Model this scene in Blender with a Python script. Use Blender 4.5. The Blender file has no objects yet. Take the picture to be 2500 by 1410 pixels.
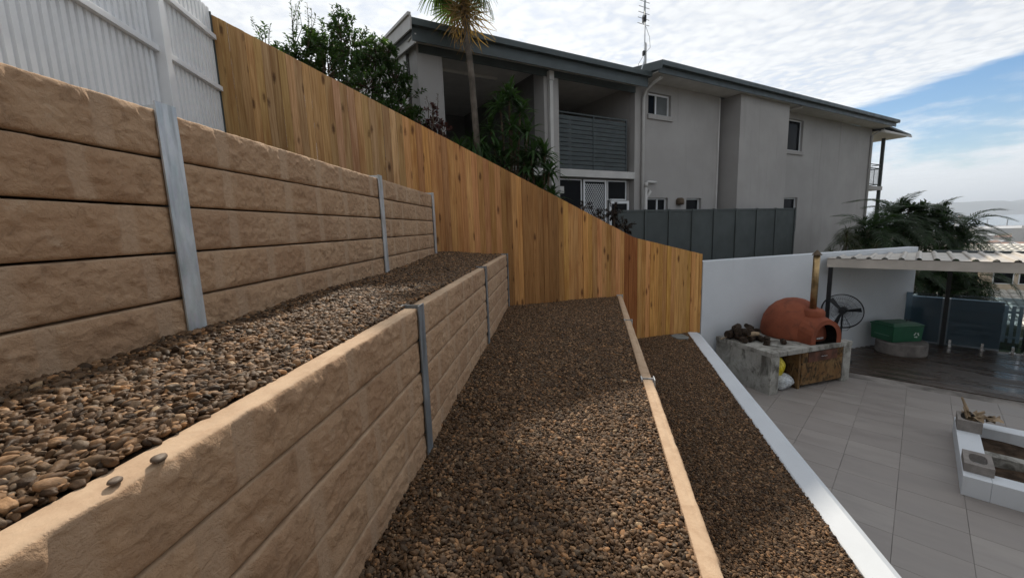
import bpy, bmesh, math, random
import numpy as np
from mathutils import Vector, Matrix, Euler
R = math.radians
random.seed(7); RNG = np.random.default_rng(11)
sc = bpy.context.scene
COL = sc.collection

# ------------------------------------------------------------------ camera
cam_data = bpy.data.cameras.new('camera'); cam = bpy.data.objects.new('camera', cam_data); COL.objects.link(cam)
cam_data.sensor_width = 36.0; cam_data.lens = 998.99 / 2500 * 36.0
cam_data.clip_start = 0.05; cam_data.clip_end = 40000
PITCH, ROLL = R(8.4969), R(-1.9872)
_f = Vector((0, math.cos(PITCH), -math.sin(PITCH))); _u0 = Vector((0, math.sin(PITCH), math.cos(PITCH))); _r0 = Vector((1, 0, 0))
_r = math.cos(ROLL) * _r0 + math.sin(ROLL) * _u0; _u = -math.sin(ROLL) * _r0 + math.cos(ROLL) * _u0
cam.matrix_world = Matrix(((_r.x, _u.x, -_f.x, 0), (_r.y, _u.y, -_f.y, 0), (_r.z, _u.z, -_f.z, 0), (0, 0, 0, 1)))
sc.camera = cam

# ------------------------------------------------------------------ light
SUN_AZ, SUN_EL = -5.0, 41.0          # bearing from +Y towards +X, elevation (degrees)
SUN_DIR = Vector((math.sin(R(SUN_AZ)) * math.cos(R(SUN_EL)), math.cos(R(SUN_AZ)) * math.cos(R(SUN_EL)), math.sin(R(SUN_EL))))
sun_data = bpy.data.lights.new('sun', 'SUN'); sun_data.energy = 4.7; sun_data.angle = R(1.6); sun_data.color = (1.0, 0.90, 0.76)
sun = bpy.data.objects.new('sun', sun_data); COL.objects.link(sun)
sun.rotation_euler = (-SUN_DIR).to_track_quat('-Z', 'Y').to_euler(); sun.location = (0, 0, 30)

world = bpy.data.worlds.new('World'); sc.world = world; world.use_nodes = True
wn = world.node_tree; wn.nodes.clear()
def W(t, **k):
    n = wn.nodes.new(t)
    for a, b in k.items(): setattr(n, a, b)
    return n
def wl(a, b): wn.links.new(a, b)
def wmath(op, a, b=None, clamp=False):
    n = W('ShaderNodeMath', operation=op, use_clamp=clamp)
    for i, v in enumerate((a, b)):
        if v is None: continue
        if isinstance(v, (int, float)): n.inputs[i].default_value = v
        else: wl(v, n.inputs[i])
    return n.outputs[0]
def wramp(v, a, b, lo=0.0, hi=1.0):
    n = W('ShaderNodeMapRange', interpolation_type='SMOOTHSTEP'); wl(v, n.inputs['Value'])
    for k, x in (('From Min', a), ('From Max', b), ('To Min', lo), ('To Max', hi)): n.inputs[k].default_value = x
    return n.outputs['Result']
sky = W('ShaderNodeTexSky', sky_type='NISHITA', sun_disc=False, sun_elevation=R(SUN_EL), sun_rotation=R(SUN_AZ % 360), altitude=50, air_density=1.0, dust_density=0.25, ozone_density=2.5)
tc = W('ShaderNodeTexCoord'); sep = W('ShaderNodeSeparateXYZ'); wl(tc.outputs['Generated'], sep.inputs[0])
dz = wmath('MAXIMUM', sep.outputs['Z'], 0.03)
px = wmath('DIVIDE', sep.outputs['X'], dz); py = wmath('DIVIDE', sep.outputs['Y'], dz)
pv = W('ShaderNodeCombineXYZ'); wl(px, pv.inputs[0]); wl(py, pv.inputs[1])
def wnoise(vec, scale, detail, rough=0.55, dist=0.0):
    n = W('ShaderNodeTexNoise'); n.inputs['Scale'].default_value = scale; n.inputs['Detail'].default_value = detail
    n.inputs['Roughness'].default_value = rough; n.inputs['Distortion'].default_value = dist; wl(vec, n.inputs['Vector']); return n.outputs['Fac']
# thin dappled cloud deck, ending along one straight edge out over the sea
edge = wmath('ADD', px, wmath('MULTIPLY', wmath('SUBTRACT', wnoise(pv.outputs[0], 1.3, 6), 0.5), 1.0))
deck = wramp(edge, 3.12, 3.42, 1.0, 0.0)
dap = W('ShaderNodeTexVoronoi', feature='SMOOTH_F1'); dap.inputs['Scale'].default_value = 11.0; dap.inputs['Smoothness'].default_value = 0.6
warp = W('ShaderNodeVectorMath', operation='ADD')
wn_c = W('ShaderNodeTexNoise'); wn_c.inputs['Scale'].default_value = 3.0; wn_c.inputs['Detail'].default_value = 4; wl(pv.outputs[0], wn_c.inputs['Vector'])
wsc = W('ShaderNodeVectorMath', operation='SCALE'); wsc.inputs['Scale'].default_value = 0.35; wl(wn_c.outputs['Color'], wsc.inputs[0])
wl(pv.outputs[0], warp.inputs[0]); wl(wsc.outputs[0], warp.inputs[1]); wl(warp.outputs[0], dap.inputs['Vector'])
cells = wramp(dap.outputs['Distance'], 0.15, 0.75, 1.0, 0.0)
fine = wnoise(pv.outputs[0], 13.0, 8, 0.62, 0.3)
big = wnoise(pv.outputs[0], 1.1, 5, 0.55)
thick = wmath('ADD', wmath('MULTIPLY', cells, 0.22), wmath('ADD', wmath('MULTIPLY', fine, 0.55), wmath('MULTIPLY', big, 0.75)))
cover = wmath('MULTIPLY', deck, wramp(thick, 0.40, 0.80, 0.72, 1.0))
# heaped cloud low over the sea horizon
hv = W('ShaderNodeVectorMath', operation='MULTIPLY'); hv.inputs[1].default_value = (1.0, 1.0, 3.2); wl(tc.outputs['Generated'], hv.inputs[0])
hn = wnoise(hv.outputs[0], 2.3, 9, 0.56, 0.25)
heap = wmath('MULTIPLY', wramp(hn, 0.40, 0.50), wramp(sep.outputs['Z'], 0.27, 0.12))
heap = wmath('MULTIPLY', heap, wramp(sep.outputs['Z'], -0.02, 0.03))
cover = wmath('MAXIMUM', cover, wmath('MULTIPLY', heap, 0.92))
bw = W('ShaderNodeRGBToBW'); wl(sky.outputs[0], bw.inputs[0])
lum = wmath('MINIMUM', wmath('ADD', wmath('MULTIPLY', bw.outputs[0], 0.8), 6.3), 10.4)
shade = wmath('ADD', 0.875, wmath('MULTIPLY', wramp(thick, 0.55, 1.1), 0.15))
lum = wmath('MULTIPLY', lum, shade)
cc = W('ShaderNodeCombineColor'); wl(wmath('MULTIPLY', lum, 0.965), cc.inputs[0]); wl(wmath('MULTIPLY', lum, 0.99), cc.inputs[1]); wl(wmath('MULTIPLY', lum, 1.02), cc.inputs[2])
mixc = W('ShaderNodeMix', data_type='RGBA'); wl(cover, mixc.inputs[0]); hsv = W('ShaderNodeHueSaturation'); hsv.inputs['Saturation'].default_value = 1.45; wl(sky.outputs[0], hsv.inputs['Color']); wl(hsv.outputs[0], mixc.inputs[6]); wl(cc.outputs[0], mixc.inputs[7])
bg = W('ShaderNodeBackground'); bg.inputs['Strength'].default_value = 0.10; wl(mixc.outputs[2], bg.inputs['Color'])
wo = W('ShaderNodeOutputWorld'); wl(bg.outputs[0], wo.inputs['Surface'])

sc.view_settings.view_transform = 'Standard'; sc.view_settings.look = 'None'
sc.view_settings.exposure = 0.12; sc.view_settings.gamma = 1.0; sc.view_settings.use_curve_mapping = False
sc.render.engine = 'CYCLES'
sc.cycles.max_bounces = 5; sc.cycles.transparent_max_bounces = 16
world.cycles.sampling_method = 'MANUAL'; world.cycles.sample_map_resolution = 512

# ------------------------------------------------------------------ helpers
class MB:
    """collects shapes for one mesh"""
    def __init__(s): s.v = []; s.f = []
    def add(s, vs, fs):
        o = len(s.v); s.v.extend([tuple(p) for p in vs]); s.f.extend([tuple(i + o for i in f) for f in fs]); return s
    def box(s, x0, x1, y0, y1, z0, z1, M=None):
        vs = [(x0, y0, z0), (x1, y0, z0), (x1, y1, z0), (x0, y1, z0), (x0, y0, z1), (x1, y0, z1), (x1, y1, z1), (x0, y1, z1)]
        if M is not None: vs = [tuple(M @ Vector(p)) for p in vs]
        return s.add(vs, [(3, 2, 1, 0), (4, 5, 6, 7), (0, 1, 5, 4), (1, 2, 6, 5), (2, 3, 7, 6), (3, 0, 4, 7)])
    def beam(s, a, b, w, h, up=(0, 0, 1)):
        a = Vector(a); b = Vector(b); d = (b - a).normalized(); u = Vector(up)
        if abs(d.dot(u)) > 0.98: u = Vector((0, 1, 0))
        x = d.cross(u).normalized(); y = x.cross(d)
        vs = []
        for p in (a, b):
            for i, j in ((-1, -1), (1, -1), (1, 1), (-1, 1)): vs.append(p + x * (i * w / 2) + y * (j * h / 2))
        return s.add(vs, [(3, 2, 1, 0), (4, 5, 6, 7), (0, 1, 5, 4), (1, 2, 6, 5), (2, 3, 7, 6), (3, 0, 4, 7)])
    def tube(s, pts, rad, n=8, cap=True):
        pts = [Vector(p) for p in pts]; m = len(pts)
        rs = rad if isinstance(rad, (list, tuple)) else [rad] * m
        d0 = (pts[1] - pts[0]).normalized(); x = d0.cross(Vector((0.31, 0.17, 0.93)))
        if x.length < 0.1: x = d0.cross(Vector((1, 0, 0)))
        x.normalize(); vs = []
        for i, p in enumerate(pts):
            d = (pts[min(i + 1, m - 1)] - pts[max(i - 1, 0)]).normalized()
            x = (x - d * x.dot(d)).normalized(); y = d.cross(x)
            for k in range(n):
                a = 2 * math.pi * k / n; vs.append(p + (x * math.cos(a) + y * math.sin(a)) * rs[i])
        fs = [(i * n + k, i * n + (k + 1) % n, (i + 1) * n + (k + 1) % n, (i + 1) * n + k) for i in range(m - 1) for k in range(n)]
        if cap: fs += [tuple(range(n - 1, -1, -1)), tuple((m - 1) * n + k for k in range(n))]
        return s.add(vs, fs)
    def lathe(s, prof, c=(0, 0, 0), n=24, jit=0.0):
        vs = []; m = len(prof)
        for r, z in prof:
            for k in range(n):
                a = 2 * math.pi * k / n; rr = r * (1 + jit * math.sin(3.1 * a + z * 9) * math.sin(7 * z + a))
                vs.append((c[0] + rr * math.cos(a), c[1] + rr * math.sin(a), c[2] + z))
        fs = [(i * n + k, i * n + (k + 1) % n, (i + 1) * n + (k + 1) % n, (i + 1) * n + k) for i in range(m - 1) for k in range(n)]
        fs += [tuple(range(n - 1, -1, -1)), tuple((m - 1) * n + k for k in range(n))]
        return s.add(vs, fs)
    def prism(s, poly, z0, z1):
        n = len(poly); vs = [(p[0], p[1], z0) for p in poly] + [(p[0], p[1], z1) for p in poly]
        return s.add(vs, [tuple(range(n - 1, -1, -1)), tuple(range(n, 2 * n))] + [(i, (i + 1) % n, n + (i + 1) % n, n + i) for i in range(n)])
    def extrude(s, prof, x0, x1):
        """profile in the (y, z) plane, extruded along x"""
        n = len(prof); vs = [(x0, p[0], p[1]) for p in prof] + [(x1, p[0], p[1]) for p in prof]
        return s.add(vs, [tuple(range(n)), tuple(range(2 * n - 1, n - 1, -1))] + [(n + i, n + (i + 1) % n, (i + 1) % n, i) for i in range(n)])
    def mesh(s, name, mat=None, smooth=False, bevel=0.0):
        me = bpy.data.meshes.new(name); me.from_pydata(s.v, [], s.f); me.update()
        if bevel > 0:
            bm = bmesh.new(); bm.from_mesh(me); bmesh.ops.recalc_face_normals(bm, faces=bm.faces)
            bmesh.ops.bevel(bm, geom=bm.edges[:], offset=bevel, segments=2, affect='EDGES', profile=0.6); bm.to_mesh(me); bm.free()
        if mat: me.materials.append(mat)
        if smooth: me.polygons.foreach_set('use_smooth', [True] * len(me.polygons))
        me.update(); return me
    def build(s, name, mat, parent=None, smooth=False, bevel=0.0, label=None):
        return put(name, s.mesh(name, mat, smooth, bevel), parent, label)
def put(name, me, parent=None, label=None, loc=None, rot=None):
    o = bpy.data.objects.new(name, me); COL.objects.link(o)
    if parent is not None: o.parent = parent
    if loc is not None: o.location = loc
    if rot is not None: o.rotation_euler = rot
    if label: o['label'] = label
    return o
def tag(o, label, cat, group=None):
    o['label'] = label; o['category'] = cat
    if group: o['group'] = group
    return o
def thing(name, label, cat, loc=(0, 0, 0), ang=0.0, group=None):
    o = bpy.data.objects.new(name, None); COL.objects.link(o); o.location = loc; o.rotation_euler = (0, 0, ang); o.empty_display_size = 0.2
    return tag(o, label, cat, group)
def struct(o, kind='structure'): o['kind'] = kind; return o
def ang_of(bearing): return R(90 - bearing)

def _hash(ix, iy, seed):
    h = (ix * 374761393 + iy * 668265263 + seed * 1442695041) & 0x7fffffff
    h = ((h ^ (h >> 13)) * 1274126177) & 0x7fffffff
    return ((h ^ (h >> 16)) & 0xffff) / 65535.0
def vnoise(x, y, seed=0):
    x = np.asarray(x, float); y = np.asarray(y, float); ix = np.floor(x).astype(np.int64); iy = np.floor(y).astype(np.int64); fx = x - ix; fy = y - iy
    fx = fx * fx * (3 - 2 * fx); fy = fy * fy * (3 - 2 * fy)
    a = _hash(ix, iy, seed); b = _hash(ix + 1, iy, seed); c = _hash(ix, iy + 1, seed); d = _hash(ix + 1, iy + 1, seed)
    return (a * (1 - fx) + b * fx) * (1 - fy) + (c * (1 - fx) + d * fx) * fy
def fbm(x, y, seed=0, oct=4, gain=0.5):
    t = 0; a = 1; n = 0
    for i in range(oct): t = t + a * vnoise(x * 2 ** i, y * 2 ** i, seed + i * 17); n += a; a *= gain
    return t / n

# ------------------------------------------------------------------ materials
class Mat:
    def __init__(s, name, rough=0.8, spec=0.3, metal=0.0):
        s.m = bpy.data.materials.new(name); s.m.use_nodes = True; s.t = s.m.node_tree
        s.b = s.t.nodes['Principled BSDF']; s.out = s.t.nodes['Material Output']
        s.b.inputs['Roughness'].default_value = rough; s.b.inputs['Specular IOR Level'].default_value = spec; s.b.inputs['Metallic'].default_value = metal
        s._co = None; s._oi = None
    def n(s, t, **k):
        x = s.t.nodes.new(t)
        for a, b in k.items(): setattr(x, a, b)
        return x
    def set(s, sock, v):
        if isinstance(v, bpy.types.NodeSocket): s.t.links.new(v, sock)
        elif isinstance(v, (tuple, list)) and len(v) == 3 and sock.type == 'RGBA': sock.default_value = (*v, 1)
        else: sock.default_value = v
    def co(s, scale=(1, 1, 1), rnd=True, kind='Object'):
        tcn = s.n('ShaderNodeTexCoord'); v = tcn.outputs[kind]
        if rnd:
            a = s.n('ShaderNodeVectorMath', operation='ADD'); c = s.n('ShaderNodeVectorMath', operation='SCALE'); c.inputs[0].default_value = (17.3, 31.7, 23.1)
            s.set(c.inputs['Scale'], s.rnd()); s.set(a.inputs[0], v); s.set(a.inputs[1], c.outputs[0]); v = a.outputs[0]
        if scale != (1, 1, 1):
            q = s.n('ShaderNodeVectorMath', operation='MULTIPLY'); q.inputs[1].default_value = scale; s.set(q.inputs[0], v); v = q.outputs[0]
        return v
    def rnd(s):
        if s._oi is None: s._oi = s.n('ShaderNodeObjectInfo')
        return s._oi.outputs['Random']
    def ocol(s):
        s.rnd(); return s._oi.outputs['Color']
    def noise(s, vec, scale, detail=4, rough=0.55, dist=0.0):
        x = s.n('ShaderNodeTexNoise'); s.set(x.inputs['Vector'], vec); x.inputs['Scale'].default_value = scale; x.inputs['Detail'].default_value = detail
        x.inputs['Roughness'].default_value = rough; x.inputs['Distortion'].default_value = dist; return x.outputs['Fac']
    def ramp(s, v, a, b, lo=0.0, hi=1.0):
        x = s.n('ShaderNodeMapRange', interpolation_type='SMOOTHSTEP'); s.set(x.inputs['Value'], v)
        for k, y in (('From Min', a), ('From Max', b), ('To Min', lo), ('To Max', hi)): x.inputs[k].default_value = y
        return x.outputs['Result']
    def math(s, op, a, b=0.0):
        x = s.n('ShaderNodeMath', operation=op); s.set(x.inputs[0], a); s.set(x.inputs[1], b); return x.outputs[0]
    def mix(s, fac, a, b, blend='MIX'):
        x = s.n('ShaderNodeMix', data_type='RGBA', blend_type=blend); s.set(x.inputs[0], fac); s.set(x.inputs[6], a); s.set(x.inputs[7], b); return x.outputs[2]
    def color(s, c): s.set(s.b.inputs['Base Color'], c); return s
    def bump(s, h, strength=0.3, dist=0.01):
        x = s.n('ShaderNodeBump'); x.inputs['Strength'].default_value = strength; x.inputs['Distance'].default_value = dist; s.set(x.inputs['Height'], h)
        s.set(s.b.inputs['Normal'], x.outputs[0]); return s
def plain(name, c, rough=0.7, spec=0.3, metal=0.0, var=0.12, scale=3.0, bump=0.0, bscale=60.0, bdist=0.002, fine=0.0):
    """one paint or stone colour with soft mottling and fine relief"""
    m = Mat(name, rough, spec, metal); v = m.co(); k = m.noise(v, scale, 6, 0.6)
    dark = tuple(x * (1 - var * 1.6) for x in c); lite = tuple(min(1, x * (1 + var)) for x in c)
    col = m.mix(m.ramp(k, 0.32, 0.68), dark, lite)
    if fine: col = m.mix(m.ramp(m.noise(v, 180, 3), 0.35, 0.65, 0, fine), col, tuple(x * 0.55 for x in c))
    m.color(col); rr = m.ramp(m.noise(v, scale * 2.7, 3), 0.3, 0.7, max(0.02, rough - 0.08), min(1, rough + 0.08)); m.set(m.b.inputs['Roughness'], rr)
    if bump: m.bump(m.noise(v, bscale, 5, 0.6), bump, bdist)
    return m.m

def m_sleeper():
    m = Mat('sandstone_concrete', 0.88, 0.2); v = m.co()
    k1 = m.noise(v, 2.2, 6, 0.6); k2 = m.noise(v, 11, 6, 0.65, 0.4); k3 = m.noise(v, 45, 4, 0.6)
    c = m.mix(m.ramp(k1, 0.3, 0.7), (0.385, 0.243, 0.148), (0.48, 0.325, 0.207))
    c = m.mix(m.ramp(k2, 0.54, 0.70, 0, 0.6), c, (0.235, 0.145, 0.085))
    c = m.mix(m.ramp(k2, 0.30, 0.42, 0.4, 0), c, (0.52, 0.40, 0.29))
    c = m.mix(m.ramp(k3, 0.62, 0.78, 0, 0.35), c, (0.20, 0.13, 0.08))
    ra = m.n('ShaderNodeAttribute', attribute_name='rock'); c = m.mix(m.math('MULTIPLY', m.math('SUBTRACT', 1.0, ra.outputs['Fac']), 0.7), c, (0.49, 0.350, 0.240))     # the smooth chiselled bands are paler
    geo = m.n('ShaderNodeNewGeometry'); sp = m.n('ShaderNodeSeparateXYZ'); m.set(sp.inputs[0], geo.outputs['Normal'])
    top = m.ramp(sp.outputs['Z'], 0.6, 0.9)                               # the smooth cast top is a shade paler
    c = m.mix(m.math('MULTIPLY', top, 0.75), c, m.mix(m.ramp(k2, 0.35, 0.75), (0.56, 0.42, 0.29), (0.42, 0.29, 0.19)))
    c = m.mix(m.math('MULTIPLY', m.rnd(), 0.16), c, (0.28, 0.19, 0.14))
    m.color(c); m.bump(m.math('MULTIPLY', m.math('ADD', m.noise(v, 70, 6, 0.7), m.math('MULTIPLY', m.noise(v, 28, 5, 0.65, 0.6), 2.2)), m.math('SUBTRACT', 1.0, m.math('MULTIPLY', top, 0.85))), 0.85, 0.008); return m.m
def m_galv():
    m = Mat('galvanised_steel', 0.45, 0.5, 0.45); v = m.co((1, 1, 0.35)); k = m.noise(v, 14, 5, 0.6)
    vo = m.n('ShaderNodeTexVoronoi'); m.set(vo.inputs['Vector'], v); vo.inputs['Scale'].default_value = 55
    c = m.mix(m.ramp(k, 0.3, 0.7), (0.42, 0.46, 0.49), (0.66, 0.70, 0.74)); c = m.mix(0.05, c, vo.outputs['Color'], 'SOFT_LIGHT')
    c = m.mix(m.ramp(m.noise(m.co((1, 1, 0.1)), 20, 4), 0.52, 0.70, 0, 0.55), c, (0.22, 0.24, 0.255)); c = m.mix(1.0, c, m.ocol(), 'MULTIPLY')
    m.color(c); m.set(m.b.inputs['Roughness'], m.ramp(k, 0.3, 0.7, 0.34, 0.55)); m.bump(m.noise(v, 90, 3), 0.12, 0.002); return m.m
def m_paling():
    m = Mat('pine_paling', 0.78, 0.25)
    g = m.noise(m.co((34, 8, 1.1)), 1.6, 5, 0.55, 0.6); g2 = m.noise(m.co((130, 30, 2.0)), 1.5, 3, 0.6)
    c = m.mix(m.ramp(g, 0.28, 0.72), (0.37, 0.184, 0.066), (0.57, 0.325, 0.140))
    c = m.mix(m.ramp(g2, 0.55, 0.8, 0, 0.35), c, (0.22, 0.10, 0.04))
    c = m.mix(m.ramp(m.noise(m.co((3.5, 3, 0.55)), 1.6, 4), 0.52, 0.70, 0, 0.55), c, (0.30, 0.12, 0.04))
    kv = m.n('ShaderNodeTexVoronoi'); m.set(kv.inputs['Vector'], m.co((7, 3, 2.2))); kv.inputs['Scale'].default_value = 1.0
    kn = m.ramp(m.math('ADD', kv.outputs['Distance'], m.math('MULTIPLY', m.noise(m.co(), 30, 2), 0.12)), 0.13, 0.30, 0.9, 0.0)
    c = m.mix(kn, c, (0.11, 0.045, 0.018))
    c = m.mix(1.0, c, m.ocol(), 'MULTIPLY')
    m.color(c); m.bump(m.math('ADD', g2, g), 0.25, 0.003); return m.m
def m_pebble():
    m = Mat('river_pebble', 0.6, 0.18)
    at = m.n('ShaderNodeAttribute', attribute_type='INSTANCER', attribute_name='rnd'); f = at.outputs['Fac']
    cr = m.n('ShaderNodeValToRGB'); cr.color_ramp.interpolation = 'LINEAR'; el = cr.color_ramp.elements
    stops = [(0.0, (0.0298, 0.0188, 0.0118)), (0.18, (0.0619, 0.0365, 0.0207)), (0.34, (0.1305, 0.0730, 0.0371)), (0.5, (0.1605, 0.0984, 0.0540)), (0.62, (0.1302, 0.0977, 0.0688)), (0.74, (0.2717, 0.1523, 0.0751)), (0.86, (0.3280, 0.1979, 0.1083)), (0.93, (0.4075, 0.2049, 0.0861)), (0.97, (0.4422, 0.3075, 0.1829)), (1.0, (0.5182, 0.3809, 0.2326))]
    el[0].position, el[0].color = stops[0][0], (*stops[0][1], 1); el[1].position, el[1].color = stops[-1][0], (*stops[-1][1], 1)
    for p, c in stops[1:-1]: e = el.new(p); e.color = (*c, 1)
    m.set(cr.inputs[0], f); v = m.co(rnd=False); off = m.n('ShaderNodeVectorMath', operation='ADD'); sc_ = m.n('ShaderNodeVectorMath', operation='SCALE'); sc_.inputs[0].default_value = (91, 47, 63)
    m.set(sc_.inputs['Scale'], f); m.set(off.inputs[0], v); m.set(off.inputs[1], sc_.outputs[0])
    k = m.noise(off.outputs[0], 1.6, 5, 0.6)
    c = m.mix(m.ramp(k, 0.3, 0.7, 0.0, 0.55), cr.outputs[0], (0.035, 0.025, 0.018), 'MIX')
    m.color(c); m.bump(m.noise(off.outputs[0], 6, 4), 0.15, 0.05); m.set(m.b.inputs['Roughness'], m.ramp(k, 0.3, 0.7, 0.5, 0.75)); return m.m
def m_leaf(name, c, tr=0.35, rough=0.45, var=0.5):
    m = Mat(name, rough, 0.35); v = m.co(); k = m.noise(v, 2.6, 3); k2 = m.noise(v, 23, 2)
    col = m.mix(m.ramp(k, 0.3, 0.7), tuple(x * (1 - var) for x in c), tuple(x * (1 + var) for x in c)); col = m.mix(m.ramp(k2, 0.4, 0.7, 0, 0.5), col, tuple(x * q for x, q in zip(c, (1.6, 1.3, 0.9))))
    m.color(col); t = m.n('ShaderNodeBsdfTranslucent'); m.set(t.inputs['Color'], m.mix(1.0, col, (1.5, 1.6, 0.8), 'MULTIPLY'))
    mx = m.n('ShaderNodeMixShader'); mx.inputs[0].default_value = tr; m.set(mx.inputs[1], m.b.outputs[0]); m.set(mx.inputs[2], t.outputs[0]); m.set(m.out.inputs['Surface'], mx.outputs[0]); return m.m
def m_glass(name, tint, refl=0.9):
    m = Mat(name); t = m.n('ShaderNodeBsdfTransparent'); m.set(t.inputs['Color'], tint); g = m.n('ShaderNodeBsdfGlossy'); g.inputs['Roughness'].default_value = 0.02
    fr = m.n('ShaderNodeFresnel'); fr.inputs['IOR'].default_value = 1.45; mx = m.n('ShaderNodeMixShader'); m.set(mx.inputs[0], m.math('MULTIPLY', fr.outputs[0], refl)); m.set(mx.inputs[1], t.outputs[0]); m.set(mx.inputs[2], g.outputs[0]); m.set(m.out.inputs['Surface'], mx.outputs[0]); return m.m
def m_concrete_old():
    m = Mat('weathered_concrete', 0.92, 0.15); v = m.co(); k = m.noise(v, 3, 6, 0.6); st = m.noise(m.co((1.5, 1.5, 0.85)), 2.2, 7, 0.66, 1.0)
    c = m.mix(m.ramp(k, 0.3, 0.7), (0.26, 0.255, 0.235), (0.40, 0.395, 0.365)); c = m.mix(m.ramp(st, 0.46, 0.66, 0, 0.85), c, (0.06, 0.055, 0.045)); c = m.mix(m.ramp(m.noise(v, 30, 4), 0.55, 0.75, 0, 0.5), c, (0.14, 0.125, 0.10))
    m.color(c); m.bump(m.noise(v, 40, 6, 0.65), 0.4, 0.006); return m.m
def m_oldwood():
    m = Mat('mouldy_board', 0.9, 0.1); v = m.co((1, 1, 0.6)); k = m.noise(v, 7, 6, 0.65, 0.5)
    c = m.mix(m.ramp(k, 0.3, 0.6), (0.24, 0.155, 0.075), (0.17, 0.095, 0.042)); c = m.mix(m.ramp(m.noise(v, 11, 6, 0.7, 0.8), 0.44, 0.60, 0, 0.9), c, (0.035, 0.028, 0.02)); m.color(c); m.bump(k, 0.4, 0.004); return m.m
def m_deck():
    m = Mat('wet_decking', 0.3, 0.5); v = m.co((1.2, 9, 1)); k = m.noise(v, 1.3, 5); c = m.mix(m.ramp(k, 0.3, 0.7), (0.030, 0.021, 0.016), (0.075, 0.052, 0.038))
    m.color(c); m.set(m.b.inputs['Roughness'], m.ramp(m.noise(m.co((0.5, 2, 1)), 1.8, 5), 0.38, 0.62, 0.16, 0.5)); m.bump(m.noise(m.co((2, 60, 1)), 1.5, 3), 0.15, 0.003); return m.m
def m_terracotta():
    m = Mat('terracotta_clay', 0.75, 0.2); v = m.co(); k = m.noise(v, 3.0, 6, 0.6); c = m.mix(m.ramp(k, 0.3, 0.7), (0.185, 0.052, 0.028), (0.265, 0.082, 0.043)); c = m.mix(m.ramp(m.noise(v, 5, 5, 0.7, 0.5), 0.52, 0.74, 0, 0.6), c, (0.085, 0.034, 0.024)); m.color(c); m.bump(m.noise(v, 26, 5), 0.3, 0.006); return m.m
def m_tile():
    m = Mat('porcelain_tile', 0.42, 0.4); v = m.co(); k = m.noise(m.co((0.8, 3.5, 1)), 1.4, 6, 0.6, 0.4)
    c = m.mix(m.ramp(k, 0.25, 0.75), (0.245, 0.222, 0.207), (0.330, 0.302, 0.281)); c = m.mix(m.ramp(m.noise(v, 1.1, 5, 0.6, 0.6), 0.56, 0.8, 0, 0.45), c, (0.20, 0.185, 0.175)); c = m.mix(m.math('MULTIPLY', m.rnd(), 0.45), c, (0.215, 0.190, 0.178)); c = m.mix(m.ramp(m.noise(m.co(rnd=False), 2.3, 6, 0.65, 0.8), 0.60, 0.74, 0, 0.5), c, (0.36, 0.34, 0.32))
    m.color(c); m.set(m.b.inputs['Roughness'], m.ramp(k, 0.3, 0.7, 0.34, 0.52)); return m.m

SLEEPER = m_sleeper(); GALV = m_galv(); PALING = m_paling(); PEBBLE = m_pebble()
SOIL = plain('dark_soil', (0.062, 0.043, 0.030), 0.95, 0.1, var=0.35, scale=6, bump=0.6, bscale=40, bdist=0.02)
def m_white():
    m = Mat('white_render', 0.75, 0.2); v = m.co(); k = m.noise(v, 1.3, 6, 0.6); c = m.mix(m.ramp(k, 0.3, 0.7), (0.575, 0.612, 0.655), (0.625, 0.662, 0.705))
    c = m.mix(m.ramp(m.noise(v, 38, 3, 0.6), 0.68, 0.78, 0, 0.55), c, (0.33, 0.29, 0.24)); c = m.mix(m.ramp(m.noise(m.co((4, 4, 0.5)), 1.5, 6, 0.65, 0.4), 0.58, 0.78, 0, 0.22), c, (0.36, 0.34, 0.31))
    m.color(c); m.bump(m.noise(v, 45, 6, 0.6), 0.25, 0.004); return m.m
WHITE = m_white()
def m_stucco():
    m = Mat('grey_stucco', 0.92, 0.12); v = m.co(); k = m.noise(v, 0.8, 6, 0.6); st = m.noise(m.co((5, 5, 0.25)), 1.2, 5, 0.6, 0.3)
    c = m.mix(m.ramp(k, 0.3, 0.7), (0.315, 0.305, 0.298), (0.365, 0.355, 0.348)); c = m.mix(m.ramp(st, 0.54, 0.76, 0, 0.35), c, (0.20, 0.19, 0.18)); c = m.mix(m.ramp(m.noise(v, 130, 3), 0.4, 0.7, 0, 0.2), c, (0.22, 0.215, 0.21))
    m.color(c); m.bump(m.noise(v, 90, 5, 0.6), 0.6, 0.007); return m.m
WALLGREY = m_stucco()
TRIM = plain('pale_trim', (0.47, 0.465, 0.455), 0.7, 0.25, var=0.06, scale=2)
SOFFIT = plain('soffit_sheet', (0.52, 0.51, 0.49), 0.75, 0.2, var=0.05)
GUTTER = plain('slate_gutter_steel', (0.055, 0.070, 0.074), 0.45, 0.4, var=0.10, scale=2)
ROOFM = plain('slate_roof_steel', (0.125, 0.155, 0.155), 0.45, 0.4, var=0.08, scale=1)
SLATE = plain('slate_slat_paint', (0.048, 0.060, 0.063), 0.55, 0.3, var=0.10)
FENCEGREY = plain('charcoal_green_steel', (0.060, 0.070, 0.070), 0.6, 0.25, var=0.08, scale=1.5)
WHITESTEEL = plain('white_fence_steel', (0.80, 0.815, 0.835), 0.38, 0.4, var=0.05, scale=1.5)
ALU = plain('white_aluminium', (0.66, 0.68, 0.70), 0.4, 0.4, var=0.04)
DARKGLASS = Mat('dark_window_glass', 0.08, 0.03).color((0.010, 0.011, 0.013)).m
BLACK = plain('black_steel', (0.012, 0.014, 0.017), 0.45, 0.4, var=0.1)
CURTAIN = plain('grey_blind', (0.13, 0.14, 0.145), 0.8, 0.1, var=0.08)
DIM = plain('dim_back_wall', (0.13, 0.127, 0.125), 0.9, 0.1, var=0.08)
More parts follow.
